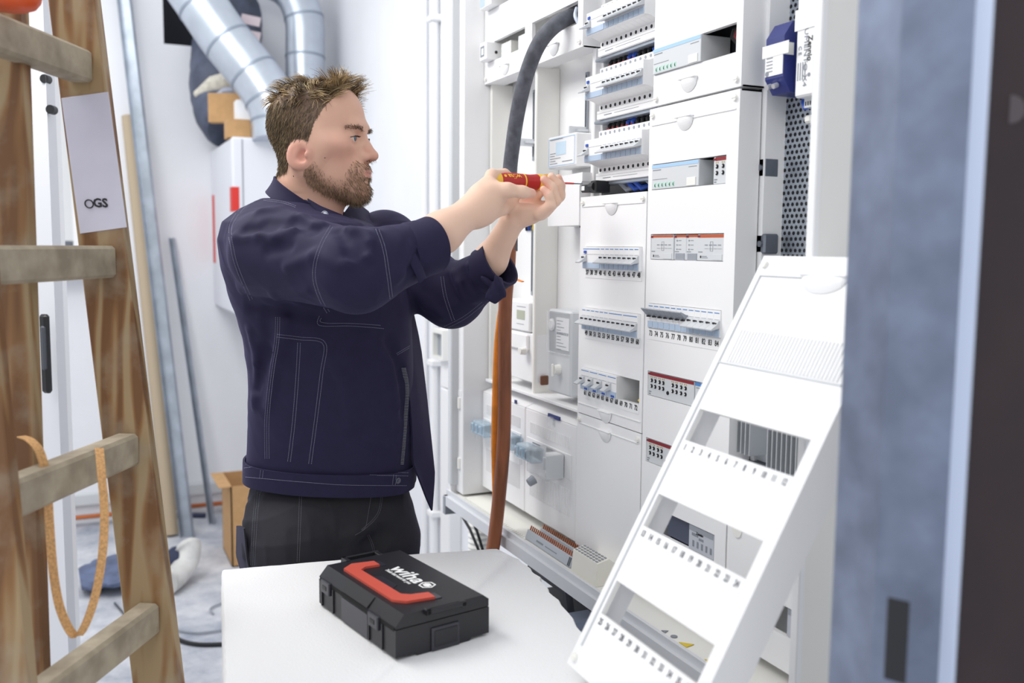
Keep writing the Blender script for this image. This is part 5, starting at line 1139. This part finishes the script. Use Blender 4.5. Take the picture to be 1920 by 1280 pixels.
for s in (-1, 1):
    c_ = h_(74.0, 31*s, 2.0); e = MB().ell(c_, (.0114,)*3, 20, 14).build('eyeball', EYEW, MAN, smooth=True)
    gz_ = (Fv+Rv*.0-Uv*.06); gz_ = gz_/np.linalg.norm(gz_)
    MB().lathe([(.0094, .0061), (.0108, .0050), (.0115, .0024)], c_, gz_, 18).build('iris', IRIS, e, smooth=True)
    MB().lathe([(.0108, .0028), (.0116, .0022), (.0117, .0001)], c_, gz_, 14).build('pupil', PUP, e, smooth=True)
# ---------------------------------------------------------------- clothing
def traceN(prims, pts, t0=1.25, t1=2.5):
    V = np.array([lray(*p) for p in pts]); t = np.full(len(V), t0); 
    for _ in range(120):
        d = evals(prims, CAML+V*t[:, None]); t += np.clip(d*.85, -.01, .2)
    P = CAML+V*t[:, None]; P[np.abs(evals(prims, P)) > .006] = np.nan
    return P
def okseg(P): return [i for i in range(len(P)-1) if not (np.isnan(P[i]).any() or np.isnan(P[i+1]).any() or np.linalg.norm(P[i+1]-P[i]) > .16)]
def sec(y, x0, x1, b, rb, d=1.88):
    p, q_ = L(x0, y, d), L(x1, y, d); return (p[2], (p[0]+q_[0])/2, b, (q_[0]-p[0])/2, rb)
TOR = [sec(915, 449, 766, .035, .120), sec(880, 450, 770, .035, .123), sec(800, 458, 773, .03, .128), sec(700, 464, 773, .02, .133), sec(620, 458, 771, .01, .142), sec(560, 443, 767, .0, .152), sec(500, 431, 755, -.01, .162), sec(450, 430, 738, -.02, .164), sec(418, 440, 700, -.02, .150), sec(397, 462, 640, -.012, .112), sec(376, 498, 606, -.002, .072)]
dr_ = lambda a, b: (b-a)/np.linalg.norm(b-a)
S2, E2, C2 = L(512, 474, 1.70), L(668, 508, 1.565), L(793, 466, 1.628)
S3, E3, C3 = L(722, 462, 2.00), L(846, 556, 1.92), L(925, 503, 1.848)
JK = [loft(TOR, k=.03), cone(S2, E2, .080, .068, k=.035), cone(E2, C2, .068, .047, k=.02), cone(S3, E3, .078, .062, k=.035), cone(E3, C3, .062, .043, k=.02)]
base = list(JK)
def fold(pts, r, op='add', depth=.0, k=.016):
    P = traceN(base, pts); V = np.array([lray(*p) for p in pts]); P = P+V*depth
    return [cone(P[i], P[i+1], r*(.75 if i == 0 else 1), r*(.75 if i == len(P)-2 else 1), op, k) for i in okseg(P)]
RID = [((488, 398), (527, 395), (569, 410), (600, 424)), ((518, 447), (557, 430), (605, 423)), ((442, 446), (490, 441), (520, 447)), ((655, 492), (679, 485), (692, 456), (705, 434)), ((650, 430), (690, 441)), ((745, 520), (770, 495), (778, 470)),
       ((452, 540), (520, 552), (580, 545)), ((540, 500), (590, 480), (640, 500)), ((855, 486), (848, 516), (868, 552)), ((880, 500), (868, 530), (890, 560)), ((800, 560), (830, 590)), ((780, 545), (800, 575)),
       ((470, 620), (486, 680), (478, 760)), ((540, 590), (520, 660), (505, 760)), ((690, 620), (730, 680), (745, 760)), ((452, 850), (480, 780)), ((600, 640), (640, 700), (660, 800))]
VAL = [((500, 415), (545, 415), (590, 432)), ((460, 430), (510, 425)), ((636, 430), (660, 470), (690, 500)), ((665, 440), (684, 462)), ((470, 580), (540, 582), (600, 596)), ((500, 590), (498, 660), (480, 730)), ((560, 600), (545, 680)), ((836, 520), (852, 560)), ((868, 510), (880, 545)), ((770, 505), (790, 470)), ((730, 640), (755, 700), (760, 780)), ((500, 470), (540, 460))]
for p in RID: JK += fold(p, .0055, 'add', .0040, .017)
for p in VAL: JK += fold(p, .006, 'sub', -.0030, .018)
JK += [cone(C2-dr_(E2, C2)*.05, C2+dr_(E2, C2)*.12, .039, .045, 'sub', .006), cone(C3-dr_(E3, C3)*.05, C3+dr_(E3, C3)*.12, .036, .042, 'sub', .006),
       cone(L(590, 400, 1.86), L(585, 330, 1.85), .052, .06, 'sub', .01), cone(L(618, 405, 1.84), L(650, 360, 1.83), .035, .05, 'sub', .01)]
jv, jf = sdf_mesh(JK, .0032)
def wrinkle(v, f, amp, wl=(.03, .10), n=10, seed=3):
    r = np.random.default_rng(seed); nn = np.zeros_like(v); fn = np.cross(v[f[:, 2]]-v[f[:, 0]], v[f[:, 3]]-v[f[:, 1]])
    for k in range(4): np.add.at(nn, f[:, k], fn)
    nn /= np.linalg.norm(nn, axis=1)[:, None]+1e-9; s = np.zeros(len(v))
    for i in range(n):
        d = r.normal(0, 1, 3); d /= np.linalg.norm(d); w_ = r.uniform(*wl); d2 = r.normal(0, 1, 3); d2 /= np.linalg.norm(d2)
        ph = v @ d*2*math.pi/w_+1.5*np.sin(v @ d2*2*math.pi/(w_*2.3)+i); s += (1-np.abs(np.sin(ph)))**2*np.clip(np.sin(v @ d2*2*math.pi/(w_*3)+2*i), 0, 1)-.15
    return v+nn*(s*amp)[:, None]
jv = relax(jv, jf, 2, .5); jv = wrinkle(jv, jf, .0010, (.06, .18), 7)
def cloth(name, c, rough, weave):
    m = mat(name, c, rough, noise=.06, nscale=40, bump=.12, bscale=900, spec=.25); b = m.node_tree.nodes['Principled BSDF']; b.inputs['Sheen Weight'].default_value = .14; b.inputs['Sheen Roughness'].default_value = .5; b.inputs['Sheen Tint'].default_value = lin('8a86c0'); return m
NAV = cloth('navy_twill', '221f3a', .78, 1); TRO = cloth('black_canvas', '26262a', .8, 1)
jo = np_obj('jacket', jv, jf, NAV, MAN)
from mathutils.bvhtree import BVHTree
def bvh(v, f): return BVHTree.FromPolygons([tuple(p) for p in v], [tuple(map(int, q_)) for q_ in f])
JB = bvh(jv, jf)
def hit(tree, x, y):
    v = Vector(lray(x, y)); r = tree.ray_cast(Vector(CAML), v, 3.5)
    return (np.array(r[0]), np.array(r[1])) if r[0] is not None else None
def polyl(pts, step):
    out = []; P = [Vector((p[0], p[1], 0)) for p in pts]; P = spline(P, 8) if len(P) > 2 else P
    acc = 0; cur = P[0]; out.append((cur.x, cur.y))
    for p in P[1:]:
        while (p-cur).length >= step: cur = cur+(p-cur).normalized()*step; out.append((cur.x, cur.y))
    return out
def stitches(tree, lines, name, parent, m, step=3.3, r=.00034):
    b = MB()
    for pts, offs in lines:
        for off in offs:
            pl = polyl(pts, step); q_ = []
            for i, (x, y) in enumerate(pl):
                a, c = pl[max(i-1, 0)], pl[min(i+1, len(pl)-1)]; tx, ty = c[0]-a[0], c[1]-a[1]; n_ = math.hypot(tx, ty) or 1
                q_.append(hit(tree, x-ty/n_*off, y+tx/n_*off))
            for i in range(0, len(q_)-1):
                if q_[i] is None or q_[i+1] is None: continue
                p0, p1 = q_[i][0], q_[i+1][0]
                if np.linalg.norm(p1-p0) > .012: continue
                nn = q_[i][1]; nn = nn if nn @ (CAML-p0) > 0 else -nn; p0 = p0+nn*r*.8; p1 = p1+nn*r*.8; d = p1-p0; s = np.cross(d, nn); s = s/(np.linalg.norm(s)+1e-9)*r
                e0, e1 = p0+d*.12, p0+d*.80
                b.add([e0-s, e0+s, e1+s, e1-s, e0+nn*r, e1+nn*r], [(0, 1, 4), (2, 3, 5), (1, 2, 5, 4), (3, 0, 4, 5)])
    if b.v: return b.build(name, m, parent)
STI = mat('pale_stitching', '9494ac', .7)
D2 = (-2.6, 2.6); D3 = (-4, 0, 4)
JL = [(((445, 401), (434, 420), (432, 441), (435, 460), (442, 492), (457, 531), (472, 563)), D2), (((491, 369), (462, 383), (447, 399)), D2), (((494, 374), (530, 379), (556, 388)), (-1.5, 1.5)),
      (((622, 424), (605, 453), (592, 489), (590, 525), (602, 562), (616, 586)), D2), (((707, 428), (720, 465), (728, 513), (734, 560)), D2),
      (((599, 592), (599, 610), (660, 611), (722, 616)), (0,)), (((603, 596), (604, 605), (660, 606), (716, 610)), (0,)),
      (((519, 629), (560, 634), (608, 643), (603, 700), (592, 790), (581, 872)), D2), (((561, 642), (558, 700), (551, 790), (542, 866)), D2), (((521, 594), (519, 640), (510, 695), (501, 780), (501, 862)), D3),
      (((829, 518), (835, 556), (851, 604)), D2), (((834, 614), (871, 595), (908, 566)), D2), (((744, 664), (776, 645)), (-1.5, 1.5))]
stitches(JB, JL, 'jacket_stitching', jo, STI)
# hem band
def ring(zlo, zhi, secs_, off, name, m, parent, cut=None, n=96, th=.004):
    S = np.array(secs_)[np.argsort(np.array(secs_)[:, 0])]; vs = []; rows_ = 5
    def pt(a, z, o): 
        ca, cb, ra, rb = [np.interp(z, S[:, 0], S[:, j]) for j in (1, 2, 3, 4)]; c_, s_ = math.cos(a), math.sin(a); e = 2/2.4
        return (ca+math.copysign(abs(c_)**e, c_)*(ra+o), cb+math.copysign(abs(s_)**e, s_)*(rb+o), z)
    b = MB()
    for side_ in (0, 1):
        for j in range(rows_):
            for i in range(n):
                a = 2*math.pi*i/n; t = j/(rows_-1); z0_, z1_ = zlo(a), zhi(a); vs.append(pt(a, z0_+(z1_-z0_)*t, off+(th if side_ else 0)+.0012*math.sin(7*a)))
    fs = []
    N_ = rows_*n
    for j in range(rows_-1):
        for i in range(n): i2 = (i+1) % n; fs.append((N_+j*n+i, N_+j*n+i2, N_+(j+1)*n+i2, N_+(j+1)*n+i)); fs.append((j*n+i2, j*n+i, (j+1)*n+i, (j+1)*n+i2))
    for i in range(n): i2 = (i+1) % n; fs.append((i, i2, N_+i2, N_+i)); e = (rows_-1)*n; fs.append((e+i2, e+i, N_+e+i, N_+e+i2))
    return b.add(vs, fs).build(name, m, parent, smooth=True)
zz = lambda y: L(600, y, 1.88)[2]
hb = ring(lambda a: zz(910-8*math.cos(a)*-1+6*(a > math.pi)), lambda a: zz(874+7*math.cos(a)), TOR[:3], .003, 'hem_band', NAV, jo)
hv = np.array([p.co for p in hb.data.vertices]); HB2 = BVHTree.FromPolygons([tuple(p) for p in hv], [tuple(p.vertices) for p in hb.data.polygons])
stitches(HB2, [(((450, 872), (494, 868), (547, 873), (619, 880), (690, 884), (766, 886)), (0, 6)), (((450, 897), (494, 901), (575, 908), (650, 913), (766, 914)), (-4,)), (((493, 868), (489, 900)), D2), (((741, 886), (738, 912)), D2)], 'hem_stitching', jo, STI)
h0 = hit(HB2, 746, 901)
def stud(h, name, r=.0065):
    if h: n_ = h[1] if h[1] @ (CAML-h[0]) > 0 else -h[1]; MB().lathe([(0, r), (.0015, r), (.0022, r*.75), (.0014, r*.55), (.0014, r*.35), (.0026, r*.3), (.0028, 0.0001)], h[0], n_, 18).build(name, mat('dark_snap_metal', '6a6c7c', .3, .8), jo, smooth=True)
stud(h0, 'snap_button')
# zipper
b = MB(); zt = polyl(((757, 690), (763, 727), (760, 790), (753, 872)), 3.0); tp = []
for x, y in zt:
    r_0 = hit(JB, x, y)
    if r_0: p, n_ = r_0; n_ = n_ if n_ @ (CAML-p) > 0 else -n_; b.box(p[0]-.0042, p[0]+.0042, p[1]-.003, p[1]+.0012, p[2]-.0009, p[2]+.0009); tp.append(p+n_*.0004)
b.build('zipper_teeth', mat('dark_zip', '63636c', .35, .6), jo)
# collar
fa = Fv; ra_, rb_ = .064, .076; cc0 = L(582, 380, 1.850)
def collar_pts(n=60):
    vs = []; rows_ = 6
    for i in range(n+1):
        th = math.radians(28+304*i/n); c_ = (1+math.cos(th))/2
        yt = 331+77*c_**1.15; zt_ = L(600, yt, 1.85)[2]; h = .028+.014*c_
        for j in range(rows_):
            t = j/(rows_-1); o = .003+.016*t**1.5; vs.append((cc0+fa*math.cos(th)*(ra_+o)+Rv*math.sin(th)*(rb_+o))*np.array((1, 1, 0))+np.array((0, 0, zt_-h*t)))
    return np.array(vs), rows_, n
vs, rw, n = collar_pts(); inn = vs.copy(); ctr = cc0.copy(); ctr[2] = 0; dirn = (vs-ctr)*np.array((1, 1, 0)); dirn /= np.linalg.norm(dirn, axis=1)[:, None]; inn = vs-dirn*.0035
b = MB(); K = len(vs); fs = []
for i in range(n):
    for j in range(rw-1): a = i*rw+j; fs += [(a, a+1, a+rw+1, a+rw), (K+a+1, K+a, K+a+rw, K+a+rw+1)]
    fs += [(i*rw, (i+1)*rw, K+(i+1)*rw, K+i*rw), (i*rw+rw-1, K+i*rw+rw-1, K+(i+1)*rw+rw-1, (i+1)*rw+rw-1)]
for j in range(rw-1):
    fs += [(j, K+j, K+j+1, j+1), (n*rw+j+1, K+n*rw+j+1, K+n*rw+j, n*rw+j)]
co = b.add(np.concatenate([vs, inn]), fs).build('collar', NAV, jo, smooth=True)
# plackets below the collar: near side with snap, far side lapel
def sheet_px(name, grid, m, parent, th=.003):
    g = np.array([[L(*p) for p in row] for row in grid]); R_, C_ = g.shape[:2]
    uu = np.linspace(0, R_-1, 14); ww = np.linspace(0, C_-1, 10); G2 = np.zeros((14, 10, 3))
    for a, u in enumerate(uu):
        for c, w_ in enumerate(ww):
            i, j = min(int(u), R_-2), min(int(w_), C_-2); fu, fw = u-i, w_-j; G2[a, c] = (g[i, j]*(1-fu)*(1-fw)+g[i+1, j]*fu*(1-fw)+g[i, j+1]*(1-fu)*fw+g[i+1, j+1]*fu*fw)
    v0 = G2.reshape(-1, 3); nrm = np.cross(G2[-1, 0]-G2[0, 0], G2[0, -1]-G2[0, 0]); nrm /= np.linalg.norm(nrm); v1_ = v0+nrm*th; K = len(v0); fs = []
    for i in range(13):
        for j in range(9): a = i*10+j; fs += [(a, a+1, a+11, a+10), (K+a+10, K+a+11, K+a+1, K+a)]
    ed = [i for i in range(10)] + [i*10+9 for i in range(1, 14)] + [130+i for i in range(8, -1, -1)] + [i*10 for i in range(12, 0, -1)]
    fs += [(ed[k], ed[(k+1) % len(ed)], K+ed[(k+1) % len(ed)], K+ed[k]) for k in range(len(ed))]
    return MB().add(np.concatenate([v0, v1_]), fs).build(name, m, parent, smooth=True)
sheet_px('collar_placket', [[(576, 374, 1.772), (600, 388, 1.772), (640, 404, 1.80)], [(592, 396, 1.758), (612, 404, 1.758), (640, 418, 1.785)], [(604, 420, 1.745), (626, 426, 1.745), (648, 430, 1.77)]], NAV, jo)
sheet_px('lapel', [[(641, 404, 1.87), (662, 376, 1.93), (690, 398, 1.985)], [(648, 420, 1.85), (672, 404, 1.90), (700, 418, 1.96)], [(660, 438, 1.83), (684, 434, 1.86), (712, 432, 1.92)]], NAV, jo)
bt = L(609, 402, 1.752); MB().lathe([(0, .0068), (.0018, .0068), (.0024, .0050), (.0014, .0042), (.0014, .0024), (.0026, .002), (.0028, .0001)], bt, np.array((.1, -1, .15)), 18).build('snap_button', mat('silver_snap', 'a9abb6', .25, .9), jo, smooth=True)
# cuffs
def cuff(a, ax, r0, r1, ln, name, seed):
    ax = ax/np.linalg.norm(ax); up = np.array((0, 0, 1.)); u = np.cross(ax, up); u /= np.linalg.norm(u); w_ = np.cross(u, ax); n = 48; prof_ = [(0, r0), (.25, r0+.006), (.7, r1), (1, r1+.001), (1.0, r1-.004), (.5, r1-.009), (.05, r0-.008)]
    vs = []
    for t, r in prof_:
        for i in range(n):
            an = 2*math.pi*i/n; rr_ = r*(1+.035*math.sin(2*an+seed)+.02*math.sin(3*an+2*seed)); tt = t*ln+.008*math.sin(an+seed)*t; vs.append(a+ax*tt+(u*math.cos(an)+w_*math.sin(an))*rr_)
    m_ = len(prof_); fs = [(i*n+k, i*n+(k+1) % n, ((i+1) % m_)*n+(k+1) % n, ((i+1) % m_)*n+k) for i in range(m_) for k in range(n)]
    return MB().add(vs, fs).build(name, NAV, jo, smooth=True)
cuff(C2-dr_(E2, C2)*.034, dr_(E2, C2), .0475, .051, .052, 'cuff', 1.0)
cuff(C3-dr_(E3, C3)*.026, dr_(E3, L(940, 492, 1.835)), .045, .050, .046, 'cuff', 2.2)
b = MB(); sp2 = spline([L(748, 438, 1.580), L(764, 466, 1.562), L(784, 503, 1.570), L(792, 524, 1.585)], 5)
b.tube([Vector(p) for p in sp2], .010, 10, flat=.35).build('cuff_strap', NAV, jo, smooth=True)
kR = np.stack([np.array((.8, 0, -.6)), np.array((0, 1., 0)), np.array((.6, 0, .8))], 1)
kn = [ellp(L(926, 541, 1.80), (.008, .010, .026), kR, k=.006), ellp(L(938, 536, 1.795), (.007, .012, .024), np.stack([np.array((.9, 0, .43)), np.array((0, 1., 0)), np.array((-.43, 0, .9))], 1), k=.006), ellp(L(914, 528, 1.80), (.017, .008, .006), kR, k=.005), cone(L(922, 560, 1.797), L(928, 566, 1.797), .007, .004, k=.006), ellp(L(932, 552, 1.80), (.012, .010, .014), k=.008)]
kv, kf = sdf_mesh(kn, .0025); np_obj('cuff_knot', relax(kv, kf, 2), kf, NAV, jo)
# open front panel on the far side
sheet_px('front_panel', [[(722, 560, 1.90), (745, 560, 1.93), (768, 565, 1.98)], [(745, 660, 1.88), (768, 650, 1.92), (786, 645, 1.99)], [(764, 730, 1.875), (782, 740, 1.92), (798, 745, 1.99)], [(770, 800, 1.88), (790, 820, 1.92), (810, 860, 1.97)], [(772, 862, 1.89), (790, 905, 1.92), (813, 890, 1.96)], [(774, 872, 1.89), (798, 935, 1.92), (808, 957, 1.94)]], NAV, jo, .004)
# ---------------------------------------------------------------- trousers and boots
zf = lambda y, d: L(600, y, d)[2]
TR = [loft([(zf(1010, 1.9), L(612, 1010, 1.9)[0], .035, .165, .118), (zf(960, 1.9), L(611, 960, 1.9)[0], .035, .168, .122), (zf(895, 1.9), L(610, 895, 1.9)[0], .035, .150, .100)], k=.03)]
A1, K1, F1 = L(560, 1035, 1.875), L(560, 1390, 1.89), L(548, 1790, 1.92); A2, K2, F2 = L(692, 1035, 1.95), L(694, 1390, 1.98), L(690, 1760, 2.0)
def flo(p, z): q_ = p.copy(); q_[2] = z; return q_
F1, F2 = flo(F1, .10), flo(F2, .10); K1, K2 = flo(K1, .50), flo(K2, .50)
TR += [cone(A1, K1, .108, .078, k=.05), cone(K1, F1, .078, .068, k=.03), cone(A2, K2, .105, .076, k=.05), cone(K2, F2, .076, .066, k=.03)]
base = TR[:]
def tf(p, r, op, dep): 
    P = traceN(base, p); V = np.array([lray(*x) for x in p]); P = P+V*dep
    return [cone(P[i], P[i+1], r, r, op, .02) for i in okseg(P)]
TR += tf(((697, 1060), (694, 1020), (716, 1004)), .012, 'sub', -.004) + tf(((668, 1000), (650, 1040)), .008, 'add', .006) + tf(((470, 950), (462, 1040)), .008, 'add', .007) + tf(((690, 990), (640, 1010)), .007, 'add', .006)
tv, tf_ = sdf_mesh(TR, .0045); tv = wrinkle(relax(tv, tf_, 2), tf_, .0022, (.06, .2), 8, 9)
to = np_obj('trousers', tv, tf_, TRO, MAN); TBV = bvh(tv, tf_)
stitches(TBV, [(((484, 915), (478, 980), (474, 1060)), D3), (((564, 915), (562, 980), (559, 1056)), (-2, 2)), (((697, 922), (690, 965), (684, 990), (664, 1004)), (0,)), (((716, 922), (712, 955), (700, 975), (676, 996)), (-1.5, 1.5)), (((690, 1002), (698, 1020), (701, 1034)), (-1.5, 1.5)), (((499, 914), (492, 918), (486, 930)), (0,))], 'trouser_stitching', to, mat('grey_stitching', '6f6f7a', .7))
pk = sheet_px('thigh_pocket', [[(446, 985, 1.88), (452, 985, 1.84), (460, 990, 1.80)], [(445, 1040, 1.88), (456, 1045, 1.83), (466, 1050, 1.80)], [(458, 1085, 1.88), (468, 1090, 1.83), (478, 1092, 1.80)]], TRO, to)
for F_, nm in ((F1, 'right'), (F2, 'left')):
    fw = np.array((.92, -.38, 0)); bt_ = [cone(flo(F_, .16), flo(F_, .06), .058, .05, k=.03), cone(flo(F_-fw*.04, .042), flo(F_+fw*.16, .036), .042, .036, k=.03), ellp(flo(F_+fw*.06, .014), (.15, .052, .014), np.stack([fw, np.array((.38, .92, 0)), np.array((0, 0, 1.))], 1), k=.01)]
    ov, of = sdf_mesh(bt_, .006); ov[:, 2] = np.maximum(ov[:, 2], 0.0); np_obj('boot', relax(ov, of, 1), of, BLACK, MAN); 
# ---------------------------------------------------------------- screwdriver
SD = thing('screwdriver', 'red and yellow screwdriver held in both hands of the man', 'screwdriver', (0, 0, 0))
pa, pb = px(916, 338, 1.742), px(1101, 345, 1.872); axd = (pb-pa).normalized(); s_ = (px(1045, 343, 1.82)-pa).length/129
SD.location = pa; ORG[SD.name] = tuple(pa)
YEL = mat('yellow_handle', 'f2c440', .35); RDH = mat('red_handle_grip', 'b52526', .4, noise=.05, nscale=50); AMB = mat('amber_clear_plastic', 'eeb04a', .2, trans=.4)
def seg(name, m, prof): return MB().lathe([(h*s_, r) for h, r in prof], pa, axd, 28).build(name, m, SD, smooth=True)
seg('end_cap', YEL, [(0, .004), (1.5, .0105), (5, .0135), (10, .0148), (19, .0150), (19.5, .0148)])
seg('grip', RDH, [(19, .0149), (30, .0155), (50, .0155), (63, .0146)])
seg('ring', YEL, [(63, .0150), (65.5, .0150)])
seg('collar_grip', RDH, [(65.5, .0146), (78, .0138), (92, .0150)])
seg('collar', YEL, [(92, .0152), (97, .0155), (105, .0150)])
seg('chuck', AMB, [(105, .0148), (112, .0165), (124, .0160), (130, .0120), (131, .006)])
seg('insulated_blade', mat('red_blade_insulation', 'd4494a', .4), [(130, .0022), (168, .0018)])
seg('tip', DSTEEL, [(168, .0014), (187, .0010)])
# raised lettering printed on the grip, upside down to the viewer as in the photograph
toc = (CAMP-px(950, 335, 1.76)).normalized(); toc = (toc-axd*toc.dot(axd)).normalized(); upr = Vector((0, 0, 1)); upr = (upr-axd*upr.dot(axd)-toc*upr.dot(toc)).normalized()
tx = text('lettering', 'wiha', .0145, (0, 0, 0), YEL, None, xd=(1, 0, 0), zd=(0, 1, 0), bold=.0002, depth=.0003, sx=1.1)
def wrap(x, y, r_, c0): th = math.radians(40)-y/.0152; return axd*(c0*s_-x)+(toc*math.cos(th)+upr*math.sin(th))*r_
for v_ in tx.data.vertices: v_.co = wrap(v_.co.x, v_.co.y, .0157 if v_.co.z > 0 else .0150, 43)
tx.parent = SD; tx.data.update()
db = MB().lathe([(0, .0030), (.0003, .0030), (.0003, .0001)], (0, 0, 0), (0, 0, 1), 14); db.v = [tuple(pa+wrap(p[0], p[1], .0153+p[2], 25)) for p in db.v]; db.build('logo_dot', YEL, SD)
